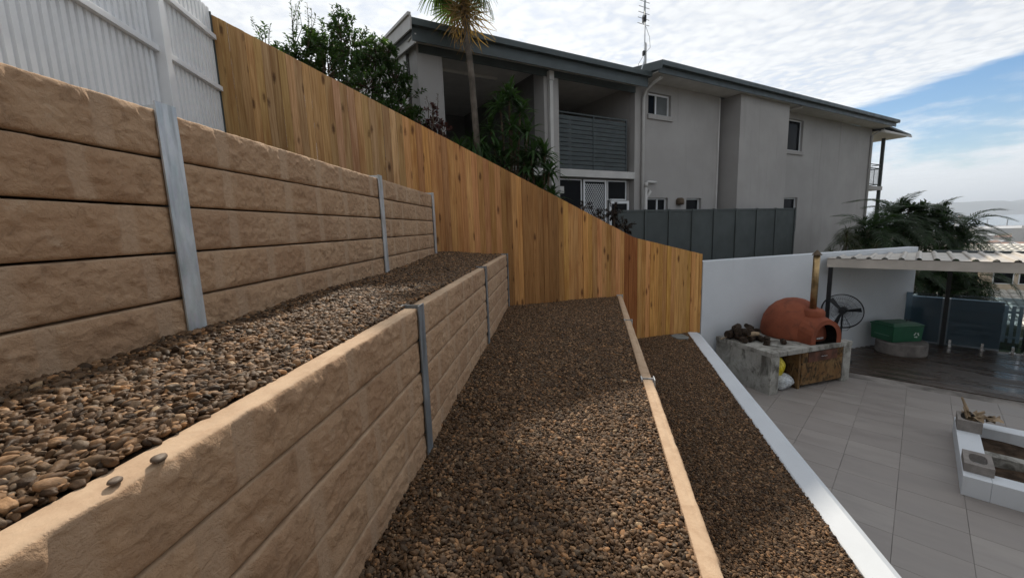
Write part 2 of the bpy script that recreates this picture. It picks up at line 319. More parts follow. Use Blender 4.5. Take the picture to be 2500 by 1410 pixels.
CONC = m_concrete_old(); MOULD = m_oldwood(); DECK = m_deck(); CLAY = m_terracotta(); TILE = m_tile()
GROUT = plain('tile_grout', (0.235, 0.217, 0.202), 0.9, 0.1, var=0.42, scale=1.6)
BLOCK = plain('grey_block', (0.27, 0.25, 0.235), 0.95, 0.1, var=0.12, scale=9, bump=0.5, bscale=120, bdist=0.004, fine=0.3)
CREAMSTEEL = plain('cream_patio_steel', (0.50, 0.465, 0.42), 0.5, 0.35, var=0.08, scale=2)
BRASS = plain('tarnished_flue_steel', (0.34, 0.235, 0.115), 0.38, 0.5, 0.75, var=0.3, scale=5)
RUSTCAP = plain('rusted_cap', (0.11, 0.08, 0.055), 0.7, 0.3, 0.3, var=0.2)
GREENP = plain('green_plastic', (0.012, 0.095, 0.045), 0.45, 0.4, var=0.12)
YELLOW = plain('yellow_plastic_bag', (0.62, 0.50, 0.02), 0.35, 0.5, var=0.2, scale=8)
CLEARBAG = plain('pale_plastic_bag', (0.48, 0.51, 0.53), 0.3, 0.5, var=0.25, scale=12)
BARK = plain('charred_bark', (0.045, 0.033, 0.025), 0.95, 0.1, var=0.4, scale=14, bump=0.7, bscale=40, bdist=0.01)
CUTWOOD = plain('split_wood', (0.30, 0.225, 0.15), 0.9, 0.1, var=0.25, scale=9, bump=0.3, bscale=50)
TRUNK = plain('palm_trunk_bark', (0.115, 0.098, 0.082), 0.95, 0.1, var=0.25, scale=6, bump=0.6, bscale=30, bdist=0.01)
TWIG = plain('twig_bark', (0.10, 0.075, 0.055), 0.9, 0.1, var=0.2)
LEAF_SHRUB = m_leaf('glossy_shrub_leaf', (0.036, 0.075, 0.022), 0.4); LEAF_PALM = m_leaf('palm_leaf', (0.020, 0.043, 0.015), 0.35)
LEAF_FAN = m_leaf('fan_palm_leaf', (0.050, 0.085, 0.028), 0.45); LEAF_DEAD = m_leaf('dead_palm_leaf', (0.21, 0.135, 0.065), 0.45, 0.8, 0.35)
LEAF_RED = m_leaf('red_leaf', (0.075, 0.028, 0.032), 0.35); LEAF_CORD = m_leaf('strap_leaf', (0.034, 0.075, 0.024), 0.35); LEAF_GREY = m_leaf('grey_green_leaf', (0.055, 0.062, 0.040), 0.3, 0.7)
GLASS = m_glass('pool_fence_glass', (0.50, 0.585, 0.63)); CHROME = plain('spigot_steel', (0.6, 0.6, 0.6), 0.25, 0.5, 0.9, var=0.05)

# ------------------------------------------------------------------ setting: ground, sea, hills
def ground_z(x, y):
    r = np.hypot(x - 3, y - 4)
    z = np.where(r < 17, -3.75, np.maximum(-49.0, -3.75 - 0.42 * (r - 17)))
    up = np.clip((-x - 6.0) * 0.25, 0, 12) * (r < 400)                  # the slope keeps climbing uphill to the left
    z = np.where((x < -5), np.maximum(z, -3.75) + up * 0.6, z)
    return z + (fbm(x * 0.02, y * 0.02, 5) - 0.5) * np.clip((r - 30) * 0.05, 0, 2.0)
def polar_sheet(name, mat, rads, nseg, zf, c=(3, 4)):
    vs = [(c[0], c[1], float(zf(np.array(c[0]), np.array(c[1]))))]; fs = []
    for r in rads:
        for k in range(nseg):
            a = 2 * math.pi * k / nseg; x = c[0] + r * math.cos(a); y = c[1] + r * math.sin(a); vs.append((x, y, float(zf(np.array(x), np.array(y)))))
    for k in range(nseg): fs.append((0, 1 + k, 1 + (k + 1) % nseg))
    for i in range(len(rads) - 1):
        for k in range(nseg): a = 1 + i * nseg; fs.append((a + k, a + nseg + k, a + nseg + (k + 1) % nseg, a + (k + 1) % nseg))
    mb = MB(); mb.add(vs, fs); return mb.build(name, mat, smooth=True)
GROUND = plain('dry_ground_and_scrub', (0.095, 0.088, 0.058), 0.95, 0.1, var=0.35, scale=0.05)
struct(polar_sheet('ground', GROUND, [4, 10, 16, 17.5, 20, 25, 32, 40, 55, 75, 100, 130, 170, 250, 400, 700, 1000, 1400, 1620], 96, ground_z))
m = Mat('sea_water', 0.22, 0.5); m.color((0.20, 0.235, 0.26)); m.bump(m.noise(m.co((0.02, 0.02, 1)), 1.0, 4), 0.25, 1.0)
mb = MB(); n = 96; vs = []
for r in (900, 24000):
    for k in range(n): a = 2 * math.pi * k / n; vs.append((r * math.cos(a), r * math.sin(a), -50.0))
mb.add(vs, [(k, n + k, n + (k + 1) % n, (k + 1) % n) for k in range(n)]); struct(mb.build('sea', m.m))
HILL = plain('island_bush', (0.050, 0.062, 0.040), 0.95, 0.1, var=0.3, scale=0.004)
def island(cx_deg, dist, width, height, seed):
    th0 = R(cx_deg); mb = MB(); nx, ny = 70, 9; vs = []
    ux, uy = math.cos(th0), -math.sin(th0); fx, fy = math.sin(th0), math.cos(th0)
    for j in range(ny):
        for i in range(nx):
            s = (i / (nx - 1) - 0.5) * width; d = (j / (ny - 1) - 0.5) * width * 0.35
            env = max(0, 1 - (2 * s / width) ** 2) * max(0, 1 - (2 * d / (width * 0.35)) ** 2)
            h = height * env ** 0.75 * (0.35 + 0.95 * float(fbm(np.array(s / width * 7 + seed), np.array(d / width * 7), seed, 5)))
            vs.append((fx * dist + ux * s + fx * d, fy * dist + uy * s + fy * d, -52 + h))
    mb.add(vs, [(j * nx + i, j * nx + i + 1, (j + 1) * nx + i + 1, (j + 1) * nx + i) for j in range(ny - 1) for i in range(nx - 1)])
    return struct(mb.build('hills', HILL, smooth=True))
island(53.0, 9000, 4200, 300, 3); island(47.0, 10500, 3600, 230, 8); island(60, 9800, 5000, 290, 13)

# frames of the walls (all measured in metres, camera eye at the origin)
UW = dict(p=(-1.466, 1.772), b=3.67, top=0.546); LW = dict(p=(-0.585, 2.36), b=6.07, top=-0.452); KW = dict(p=(1.205, 3.447), b=11.8, top=-1.355)
FX, FB = (-3.97, 6.05), 73.5                                             # timber fence line
def on_line(p, b, s, off=0.0):                                           # off > 0: to the left of the direction of travel
    u = (math.sin(R(b)), math.cos(R(b))); return (p[0] + u[0] * s - u[1] * off, p[1] + u[1] * s + u[0] * off)
def meet(p, b, q, c):
    """distance along line (p, b) where it meets line (q, c)"""
    u = (math.sin(R(b)), math.cos(R(b))); n = (math.cos(R(c)), -math.sin(R(c)))
    return ((q[0] - p[0]) * n[0] + (q[1] - p[1]) * n[1]) / (u[0] * n[0] + u[1] * n[1])
def sheet(name, pts, mat): mb = MB(); mb.add(pts, [tuple(range(len(pts)))]); return mb.build(name, mat)

# ---- terraces: an earth sheet under each pebble bed
def line_x(p, b, y): return p[0] + (y - p[1]) * math.tan(R(b))
def fence_y(x): return FX[1] + (x - FX[0]) / math.tan(R(FB))
LWALL = ((2.187, 2.30), 13.55)                                           # low white wall, uphill edge
def bed(x0f, x1f, zf, y0, name):
    ys = np.linspace(y0, 8.35, 26); mb = MB(); rows = []
    for i, y in enumerate(ys):
        for k in range(7):
            xa, xb = x0f(y), x1f(y); x = xa + (xb - xa) * k / 6
            yy = min(y, fence_y(x) + 0.05); rows.append((x, yy, zf(x, yy) - 0.012))
    mb.add(rows, [(i * 7 + k, i * 7 + k + 1, (i + 1) * 7 + k + 1, (i + 1) * 7 + k) for i in range(25) for k in range(6)])
    return struct(mb.build(name, SOIL))
t1 = (lambda y: line_x(UW['p'], UW['b'], y) - 0.10 - (0.5 if y > 6.3 else 0), lambda y: line_x(LW['p'], LW['b'], y) - 0.078)
t2 = (lambda y: line_x(LW['p'], LW['b'], y) - 0.02, lambda y: line_x(KW['p'], KW['b'], y) - 0.076)
t3 = (lambda y: line_x(KW['p'], KW['b'], y) + 0.0, lambda y: line_x(LWALL[0], LWALL[1], y) + 0.004)
def z1(x, y):
    f = np.clip((x - (-1.466 + (y - 1.772) * 0.064)) / 0.95, 0, 1); far = np.clip((y - 4.2) / 2.3, 0, 1)
    und = (fbm(np.asarray(x) * 2.2, np.asarray(y) * 2.2, 3, 2) - 0.5) * 0.03
    return (-0.418 + 0.055 * far) * (1 - f) + (-0.466 + 0.012 * far) * f + und
def z2(x, y): return -1.385 + (fbm(np.asarray(x) * 1.6, np.asarray(y) * 1.6, 9, 2) - 0.5) * 0.03
def z3(x, y): return -2.285 + (fbm(np.asarray(x) * 1.6, np.asarray(y) * 1.6, 21, 2) - 0.5) * 0.03
bed(*t1, z1, -2.5, 'upper_terrace'); bed(*t2, z2, -2.5, 'middle_terrace'); bed(*t3, z3, -2.5, 'lower_terrace')

# ---- pebbles: one scatter per terrace
def pebble_tree():
    g = bpy.data.node_groups.new('pebble_scatter', 'GeometryNodeTree')
    g.interface.new_socket('Geometry', in_out='INPUT', socket_type='NodeSocketGeometry'); g.interface.new_socket('Geometry', in_out='OUTPUT', socket_type='NodeSocketGeometry')
    N = g.nodes; L = g.links; gi = N.new('NodeGroupInput'); go = N.new('NodeGroupOutput'); join = N.new('GeometryNodeJoinGeometry')
    for k in range(8):
        ico = N.new('GeometryNodeMeshIcoSphere'); ico.inputs['Radius'].default_value = 0.5; ico.inputs['Subdivisions'].default_value = 2 if k % 2 else 3
        pos = N.new('GeometryNodeInputPosition'); add = N.new('ShaderNodeVectorMath'); add.operation = 'ADD'; add.inputs[1].default_value = (k * 7.3, k * 3.1, k * 5.7); L.new(pos.outputs[0], add.inputs[0])
        no = N.new('ShaderNodeTexNoise'); no.inputs['Scale'].default_value = 1.7; no.inputs['Detail'].default_value = 1.5; L.new(add.outputs[0], no.inputs['Vector'])
        mr = N.new('ShaderNodeMapRange'); mr.inputs['From Min'].default_value = 0.3; mr.inputs['From Max'].default_value = 0.7; mr.inputs['To Min'].default_value = 0.72; mr.inputs['To Max'].default_value = 1.22; L.new(no.outputs[0], mr.inputs['Value'])
        sc_ = N.new('ShaderNodeVectorMath'); sc_.operation = 'SCALE'; L.new(pos.outputs[0], sc_.inputs[0]); L.new(mr.outputs['Result'], sc_.inputs['Scale'])
        sp = N.new('GeometryNodeSetPosition'); L.new(ico.outputs['Mesh'], sp.inputs['Geometry']); L.new(sc_.outputs[0], sp.inputs['Position'])
        ss = N.new('GeometryNodeSetShadeSmooth'); L.new(sp.outputs[0], ss.inputs[0])
        sm = N.new('GeometryNodeSetMaterial'); sm.inputs['Material'].default_value = PEBBLE; L.new(ss.outputs[0], sm.inputs['Geometry'])
        ti = N.new('GeometryNodeGeometryToInstance'); L.new(sm.outputs[0], ti.inputs[0]); L.new(ti.outputs[0], join.inputs[0])
    iop = N.new('GeometryNodeInstanceOnPoints'); iop.inputs['Pick Instance'].default_value = True
    L.new(gi.outputs[0], iop.inputs['Points']); L.new(join.outputs[0], iop.inputs['Instance'])
    for nm, ty, sock in (('idx', 'INT', 'Instance Index'), ('rot', 'FLOAT_VECTOR', 'Rotation'), ('scl', 'FLOAT_VECTOR', 'Scale')):
        a = N.new('GeometryNodeInputNamedAttribute'); a.data_type = ty; a.inputs['Name'].default_value = nm; L.new(a.outputs['Attribute'], iop.inputs[sock])
    L.new(iop.outputs[0], go.inputs[0]); return g
PT = pebble_tree()
def pebbles(name, label, x0f, x1f, zf, y0, y1, seed, sp=0.0116, size=1.0, inset=0.006):
    rg = np.random.default_rng(seed); xs = np.arange(min(x0f(y0), x0f(y1)) - 0.1, max(x1f(y0), x1f(y1)) + 0.1, sp); ys = np.arange(y0, y1, sp)
    X, Y = np.meshgrid(xs, ys); X = X.ravel() + rg.uniform(-0.48, 0.48, X.size) * sp; Y = Y.ravel() + rg.uniform(-0.48, 0.48, Y.size) * sp
    a = np.array([x0f(y) for y in ys]); b = np.array([x1f(y) for y in ys]); A = np.interp(Y, ys, a); B = np.interp(Y, ys, b)
    ok = (X > A + inset) & (X < B - inset) & (Y < FX[1] + (X - FX[0]) / math.tan(R(FB)) - 0.004); X = X[ok]; Y = Y[ok]; n = X.size
    Z = zf(X, Y) + rg.uniform(-0.007, 0.007, n) + (fbm(X * 9, Y * 9, seed, 2) - 0.5) * 0.012
    s = np.clip(rg.lognormal(-0.03, 0.36, n), 0.5, 2.1) * 0.0162 * size
    scl = np.stack([s * rg.uniform(1.05, 1.6, n), s * rg.uniform(0.75, 1.05, n), s * rg.uniform(0.5, 0.85, n)], 1)
    rot = np.stack([rg.normal(0, 0.42, n), rg.normal(0, 0.42, n), rg.uniform(0, 6.283, n)], 1)
    me = bpy.data.meshes.new(name); me.vertices.add(n); me.vertices.foreach_set('co', np.stack([X, Y, Z], 1).ravel().astype(np.float32))
    for nm, ty, d, key in (('rot', 'FLOAT_VECTOR', rot, 'vector'), ('scl', 'FLOAT_VECTOR', scl, 'vector'), ('rnd', 'FLOAT', np.clip(rg.beta(1.5, 1.7, n), 0, 1), 'value')):
        at = me.attributes.new(nm, ty, 'POINT'); at.data.foreach_set(key, d.ravel().astype(np.float32))
    at = me.attributes.new('idx', 'INT', 'POINT'); at.data.foreach_set('value', rg.integers(0, 8, n).astype(np.int32))
    me.materials.append(PEBBLE); o = put(name, me); md = o.modifiers.new('scatter', 'NODES'); md.node_group = PT
    struct(o, 'stuff'); o['label'] = label; o['category'] = 'gravel'; return o
pebbles('river_pebbles', 'smooth brown river pebbles on the terrace between the two tall sleeper walls', t1[0], lambda y: t1[1](y) + 0.004, z1, -0.3, 7.6, 1, size=1.1)
pebbles('river_pebbles', 'smooth brown river pebbles on the terrace below the second sleeper wall', t2[0], t2[1], z2, -0.3, 8.3, 2)
pebbles('river_pebbles', 'dark river pebbles between the low kerb of sleepers and the white wall', t3[0], t3[1], z3, 0.6, 8.5, 3, size=0.95)

# ---- concrete sleepers with a split rock face
def sleeper_mesh(L, seed, h=0.192, t=0.08, rock=1.0):
    rg = np.random.default_rng(seed); nx = max(8, int(L / 0.0068)); nz = 27
    xs = np.linspace(0, L, nx + 1); zs = np.linspace(0, h, nz + 1); X, Z = np.meshgrid(xs, zs)
    wx = X + 0.03 * fbm(X * 8, Z * 8, seed + 71, 2); wz = Z + 0.03 * fbm(X * 8 + 5, Z * 8, seed + 72, 2)
    r1 = 1 - np.abs(2 * fbm(wx * 13 + 3, wz * 17, seed + 5, 4, 0.5) - 1); r2 = fbm(wx * 26, wz * 34, seed, 4, 0.62); r3 = fbm(X * 5, Z * 6, seed + 31, 2)
    rel = np.clip(0.75 * r1 ** 1.5 + 0.75 * r2 + 0.25 * r3 - 0.50, 0, 1.2) * 0.0165 * rock
    x = rg.uniform(0.1, 0.35); joints = []; mask = np.ones_like(X)
    while x < L - 0.1: joints.append(x); x += rg.uniform(0.33, 0.62)
    for j in joints:                                                    # chiselled bands between the mock blocks
        w = rg.uniform(0.020, 0.034); c = j + (fbm(Z * 11, X * 0 + j * 7, seed + 9, 2) - 0.5) * 0.02
        mask *= 1 - np.clip(2.6 - 1.6 * np.abs(X - c) / w, 0, 1)
    rel *= 0.04 + 0.96 * mask
    e = np.minimum(Z, h - Z); edge = np.clip(1 - e / 0.008, 0, 1) * (0.004 + 0.012 * np.clip(fbm(X * 22, Z * 0 + 2.2, seed + 3, 3) - 0.45, 0, 1))
    ee = np.minimum(X, L - X); rel *= np.clip(ee / 0.05, 0, 1); rel *= np.clip((e - 0.002) / 0.030, 0.0, 1) ** 0.8
    Y = -(0.003 + rel) + edge
    Zt = Z.copy(); Zt[-1] -= fbm(xs * 16, xs * 0, seed + 8, 4) * 0.006
    V = np.stack([X, Y, Zt], -1).reshape(-1, 3).tolist(); W_ = nx + 1; F = [(j * W_ + i, j * W_ + i + 1, (j + 1) * W_ + i + 1, (j + 1) * W_ + i) for j in range(nz) for i in range(nx)]
    prev = nz * W_
    for y, dzv in ((0.016, 0.0), (0.022, -0.0035), (0.026, -0.0035), (0.032, 0.0), (t - 0.004, 0.0), (t, -0.005)):       # top with the trowel groove of the mould
        o = len(V); wob = (fbm(xs * 7, xs * 0 + y, seed, 2) - 0.5) * 0.005
        gr = np.clip(fbm(xs * 3, xs * 0 + 9, seed + 2, 2) * 1.6 - 0.3, 0, 1) if dzv < 0 and y < 0.03 else np.ones_like(xs)
        V += np.stack([xs, y + wob * (y < 0.05), h + dzv * gr], -1).tolist(); F += [(prev + i, prev + i + 1, o + i + 1, o + i) for i in range(nx)]; prev = o
    o = len(V); V += np.stack([xs, xs * 0 + t, xs * 0], -1).tolist(); F += [(prev + i, prev + i + 1, o + i + 1, o + i) for i in range(nx)]; F += [(o + i, o + i + 1, i + 1, i) for i in range(nx)]
    ends = lambda k: [j * W_ + k for j in range(nz + 1)] + [(nz + 1) * W_ + r * W_ + k for r in range(7)]
    F += [tuple(ends(0)), tuple(reversed(ends(nx)))]
    me = bpy.data.meshes.new('sleeper'); me.from_pydata(V, [], F); me.materials.append(SLEEPER); at = me.attributes.new('rock', 'FLOAT', 'POINT'); at.data.foreach_set('value', np.concatenate([mask.ravel(), np.zeros(len(V) - mask.size)]).astype(np.float32)); me.polygons.foreach_set('use_smooth', [True] * len(me.polygons)); me.update(); return me
SL = [sleeper_mesh(2.37, 100 + k) for k in range(9)]
def post_mesh(h, w=0.1, fl=0.008, d=0.115):
    """rolled steel I post, front flange at y<0"""
    mb = MB(); a = -0.024; mb.box(-w / 2, w / 2, a, a + fl, 0, h); mb.box(-0.004, 0.004, a + fl, a + d - fl, 0, h); mb.box(-w / 2, w / 2, a + d - fl, a + d, 0, h); return mb.mesh('steel_post', GALV)
def retaining_wall(name, label, spec, posts, bays, rows, ptop=0.012, ends=()):
    e = thing(name, label, 'retaining wall', (spec['p'][0], spec['p'][1], spec['top'] - 0.2 * rows), ang_of(spec['b']))
    H = 0.2 * rows
    pm = post_mesh(H + ptop + 0.02)
    for s in posts: put('steel_post', pm, e, loc=(s, 0, -0.02), rot=(0, R(random.uniform(-0.5, 0.5)), 0)).color = (*((0.46, 0.49, 0.52) if spec is LW else (1, 1, 1)), 1)      # the second wall's posts are dull and dark
    rg = random.Random(sum(map(ord, name)) + int(spec['b'] * 100))
    mb = MB(); mb.box(posts[0], posts[-1] + 0.02, 0.094, 0.34, 0.0, H - 0.06); mb.build('backfill', SOIL, e)
    for (a, b) in bays:
        for r in range(rows):
            L = b - a - 0.03
            if abs(L - 2.37) < 0.09: o = put('sleeper', rg.choice(SL), e, loc=(a + 0.015, rg.uniform(-0.003, 0.003), H - 0.2 * (r + 1) + rg.uniform(0, 0.002))); o.scale = (L / 2.37, 1, 1)
            else: put('sleeper', sleeper_mesh(L, rg.randint(300, 900)), e, loc=(a + 0.015, rg.uniform(-0.003, 0.003), H - 0.2 * (r + 1) + rg.uniform(0, 0.002)))
    return e
retaining_wall('retaining_wall', 'tallest sandstone-look concrete sleeper wall below the white metal fence, galvanised posts', UW, [-4.76, -2.35, 0.06, 2.48, 4.60], [(-4.76, -2.35), (-2.35, 0.06), (0.06, 2.48), (2.48, 4.58)], 6, ptop=0.02)
retaining_wall('retaining_wall', 'second sandstone-look sleeper wall holding the pebble terrace, galvanised posts', LW, [-4.74, -2.33, 0.08, 2.51, 4.80], [(-4.74, -2.33), (-2.33, 0.08), (0.08, 2.51), (2.51, 4.79)], 6, ptop=0.012)
ks = meet(KW['p'], KW['b'], FX, FB) - 0.03
retaining_wall('retaining_wall', 'low sleeper kerb wall edging the pebble terrace, only its tan top showing', KW, [-4.84, -2.42, 0.0, 2.30, ks - 0.02], [(-4.84, -2.42), (-2.42, 0.0), (0.0, 2.30), (2.30, ks - 0.02)], 5, ptop=0.006)

# loose pebbles left on the wall top
for x, y, s, lab in ((-0.752, 0.80, 0.026, 'larger flat brown pebble lying alone on the sleeper wall top'), (-0.772, 0.725, 0.021, 'smaller brown pebble lying alone on the sleeper wall top')):
    bm = bmesh.new(); bmesh.ops.create_icosphere(bm, subdivisions=3, radius=0.5)
    for v in bm.verts: v.co *= 0.8 + 0.4 * float(fbm(np.array(v.co.x * 3 + x * 90), np.array(v.co.y * 3 + v.co.z), 4, 2))
    me = bpy.data.meshes.new('pebble'); bm.to_mesh(me); bm.free(); me.materials.append(plain('loose_pebble', (0.13, 0.095, 0.07), 0.6, 0.3, var=0.3, scale=40)); me.polygons.foreach_set('use_smooth', [True] * len(me.polygons))
    o = put('pebble', me, loc=(x, y, -0.456 + s * 0.17), rot=(0.1, 0.1, 1.0 + x * 7)); o.scale = (s * 1.5, s, s * 0.6); tag(o, lab, 'pebble')

# ---- the bank behind the top wall and the neighbour's yard behind the timber fence
def grid_sheet(name, mat, poly_fn, nu, nv, zf):
    mb = MB(); vs = []
    for j in range(nv):
        for i in range(nu): x, y = poly_fn(i / (nu - 1), j / (nv - 1)); vs.append((x, y, float(zf(np.array(x), np.array(y)))))
    mb.add(vs, [(j * nu + i, j * nu + i + 1, (j + 1) * nu + i + 1, (j + 1) * nu + i) for j in range(nv - 1) for i in range(nu - 1)]); return struct(mb.build(name, mat, smooth=True))
EARTH = plain('bank_earth', (0.12, 0.092, 0.062), 0.95, 0.1, var=0.3, scale=2, bump=0.5, bscale=25, bdist=0.03)
def bank_xy(u, v):
    y = -2.5 + v * 9.2; xw = line_x(UW['p'], UW['b'], y) - 0.075; x = xw - (1 - u) * 2.7; return x, min(y, fence_y(x) - 0.01)
grid_sheet('bank', EARTH, bank_xy, 8, 20, lambda x, y: 0.50 + np.clip((-1.75 - x) * 0.42, 0, 0.9) - np.clip((y - 5.2) * 0.08, 0, 0.1) + (fbm(x * 3, y * 3, 31, 2) - 0.5) * 0.04)
YARD = plain('yard_mulch', (0.060, 0.050, 0.034), 0.95, 0.1, var=0.4, scale=2, bump=0.6, bscale=20, bdist=0.04)
def yard_z(x, y):
    s = (x - FX[0]) * math.sin(R(FB)) + (y - FX[1]) * math.cos(R(FB)); return np.clip(1.25 - 0.5 * s, -1.55, 1.6) - np.clip((s - 13.2) * 0.9, 0, 2.0) + (fbm(x * 1.2, y * 1.2, 41, 2) - 0.5) * 0.12
def yard_xy(u, v):
    s = -5 + u * 22; x, y = on_line(FX, FB, s, 0.03 + v * 16.0); return x, y
grid_sheet('neighbour_yard', YARD, yard_xy, 60, 30, yard_z)

# ---- timber paling fence
ft = thing('paling_fence', 'tall new pine paling fence stepping down the slope behind the terraces', 'fence', (FX[0], FX[1], -1.0), ang_of(FB))
def fence_top(s): return 3.009 - 0.494 * s if s < 6.64 else -0.271 - 0.248 * (s - 6.64)
def s_of_x(x): return (x - FX[0]) / math.sin(R(FB))
S1, S2, S3 = s_of_x(-1.24), s_of_x(-0.06), s_of_x(2.12)
rg = random.Random(5); s = 0.0; FL = s_of_x(3.93)
i = 0
while s < FL - 0.03:
    w = min(0.098 + rg.uniform(-0.004, 0.002), FL - s); a, b = s, s + w
    bot = (0.42 - 0.10 * (a / S1) if b <= S1 + 0.03 else -0.50 if b <= S2 else -1.45 if b <= S3 else -2.315)
    if b <= S1 - 0.35: bot = 0.3
    elif b <= S1 + 0.03: bot = 0.60 - 0.03 * rg.random() - 0.10 * (a - (S1 - 0.35)) / 0.35
    za, zb = fence_top(a) + 1.0, fence_top(b - 0.002) + 1.0; lean = rg.gauss(0, 0.0004); y = rg.uniform(-0.006, 0.006); t = 0.017
    x0, x1 = 0.0, w - rg.choice((-0.001, -0.0005, 0.0005, 0.0005, 0.0012, 0.0025)); z0 = bot + 1.0; k = rg.uniform(-0.0025, 0.0025)
    mb = MB(); vs = [(x0, y, z0), (x1, y + k, z0), (x1, y + k + t, z0), (x0, y + t, z0), (x0 + lean * 2, y, za), (x1 + lean * 2, y + k, zb), (x1 + lean * 2, y + k + t, zb), (x0 + lean * 2, y + t, za)]
    mb.add(vs, [(3, 2, 1, 0), (4, 5, 6, 7), (0, 1, 5, 4), (1, 2, 6, 5), (2, 3, 7, 6), (3, 0, 4, 7)])
    o = mb.build('paling', PALING, ft, bevel=0.003); o.location = (a, 0, 0)
    v = rg.uniform(0.76, 1.16); q = rg.random(); tint = (v, v * rg.uniform(0.92, 1.06), v * rg.uniform(0.80, 1.12))
    if S2 - 0.02 < a < S2 + 0.95 and q < 0.62: tint = (0.62 * v, 0.60 * v, 0.58 * v)
    elif q < 0.08: tint = (0.72 * v, 0.72 * v, 0.66 * v)
    elif q > 0.93: tint = (1.12 * v, 1.16 * v, 1.2 * v)
    if 6.40 < a < 6.62: tint = (0.58, 0.42, 0.36)
    if a < 2.4: tint = (tint[0] * 0.95, tint[1] * 1.04, tint[2] * 1.22)
    else: tint = (tint[0] * 1.06, tint[1], tint[2] * 0.90)
    if a > 6.64: tint = tuple(x * y for x, y in zip(tint, (1.08, 1.10, 0.98)))
    o.color = (*tint, 1); s += w; i += 1
for frac in (0.12, 0.5, 0.88):
    for a, b in ((0.0, 6.62), (6.66, FL)):
        def zz(q): lo = 0.9 if q < S1 else (-0.3 if q < S2 else -1.0); return fence_top(q) - 0.25 - (1 - frac) * 1.3 + 1.0
        mb = MB(); mb.beam((a, 0.045, zz(a)), (b, 0.045, zz(b)), 0.04, 0.075); o = mb.build('rail', PALING, ft)
for q in np.arange(0.4, FL, 2.0): mb = MB(); mb.box(q - 0.05, q + 0.05, 0.066, 0.166, min(fence_top(q) - 2.4, -1.4) + 1.0, fence_top(q) + 0.9); mb.build('fence_post', PALING, ft)

# ---- white ribbed steel fence on top
WB = -9.0; wf = thing('steel_fence', 'white ribbed steel sheet fence standing above the top sleeper wall', 'fence', (FX[0], FX[1], 1.0), ang_of(WB) + math.pi)
# local x runs from the timber fence towards the viewer, local -y... faces the terraces
LENW = 5.2; prof = []; x = 0.03; 
while x < LENW:
    prof += [(x, 0.014), (x + 0.050, 0.014), (x + 0.056, -0.012), (x + 0.082, -0.012)]; x += 0.088
for a, b, nm in ((0.03, 1.27, 0), (1.27, 3.4, 1), (3.4, LENW, 2)):
    pp = [p for p in prof if a <= p[0] <= b]; mb = MB(); n = len(pp)
    vs = [(p[0], p[1], 0.12) for p in pp] + [(p[0], p[1], 2.06) for p in pp]; mb.add(vs, [(i, i + 1, n + i + 1, n + i) for i in range(n - 1)])
    mb.build('ribbed_sheet', WHITESTEEL, wf)
SGN = 1
for x in (1.27, 3.4, 5.2): mb = MB(); mb.box(x - 0.05, x + 0.05, SGN * 0.0165, SGN * 0.116, -0.3, 2.20); mb.build('post', WHITESTEEL, wf, bevel=0.006)
for z in (0.10, 1.03, 1.69):
    for a, b in ((0.03, 1.22), (1.32, 3.35), (3.45, 5.15)): mb = MB(); mb.box(a, b, SGN * 0.0165, SGN * 0.066, z - 0.03, z + 0.03); mb.build('rail', WHITESTEEL, wf, bevel=0.004)
mb = MB(); mb.box(0.012, 0.028, -0.005, 0.03, -0.2, 2.02); mb.build('end_channel', FENCEGREY, wf)
mb = MB(); mb.tube([(0.13, -0.06, -0.2), (0.13, -0.06, 2.12)], 0.021, 8); o = mb.build('corner_post', GALV, wf)

# ------------------------------------------------------------------ neighbour's house (local x along the facade, +y to the back, z = world)
HQ, HB = (0.95, 10.0), 60.0
hs = thing('house', 'two-storey grey rendered house with slate gutters, recessed verandas and far balcony', 'house', (HQ[0], HQ[1], 0.0), ang_of(HB))
GZ = -2.2
def hbox(name, mat, *b, bevel=0.0, parent=hs): mb = MB(); mb.box(*b); return mb.build(name, mat, parent, bevel=bevel)
def window(x0, x1, z0, z1, y=0.0, split=None, blind=None, sill=True, slide=False, fw=0.045, open_right=0.0):
    """frame ring, panes set back in a reveal cut into the wall"""
    mb = MB(); d0, d1 = y + 0.085, y + 0.135
    mb.box(x0, x1, d0, d1, z1 - fw, z1); mb.box(x0, x1, d0, d1, z0, z0 + fw); mb.box(x0, x0 + fw, d0, d1, z0 + fw, z1 - fw); mb.box(x1 - fw, x1, d0, d1, z0 + fw, z1 - fw)
    if split: mb.box(split - fw / 2, split + fw / 2, d0 - 0.012, d1 - 0.005, z0 + fw, z1 - fw)
    w = mb.build('window', ALU, hs)
    spans = [(x0 + fw, x1 - fw)] if not split else [(x0 + fw, split - fw / 2), (split + fw / 2, x1 - fw)]
    for k, (a, b) in enumerate(spans):
        mb = MB(); mb.box(a, b, d0 + 0.02, d0 + 0.026, z0 + fw, z1 - fw); mb.build('pane', CURTAIN if blind == k else DARKGLASS, w)
    if sill: mb = MB(); mb.box(x0 - 0.03, x1 + 0.05, y - 0.05, y + 0.10, z0 - 0.13, z0 - 0.003); mb.build('sill', WALLGREY, w, bevel=0.01)
    return w
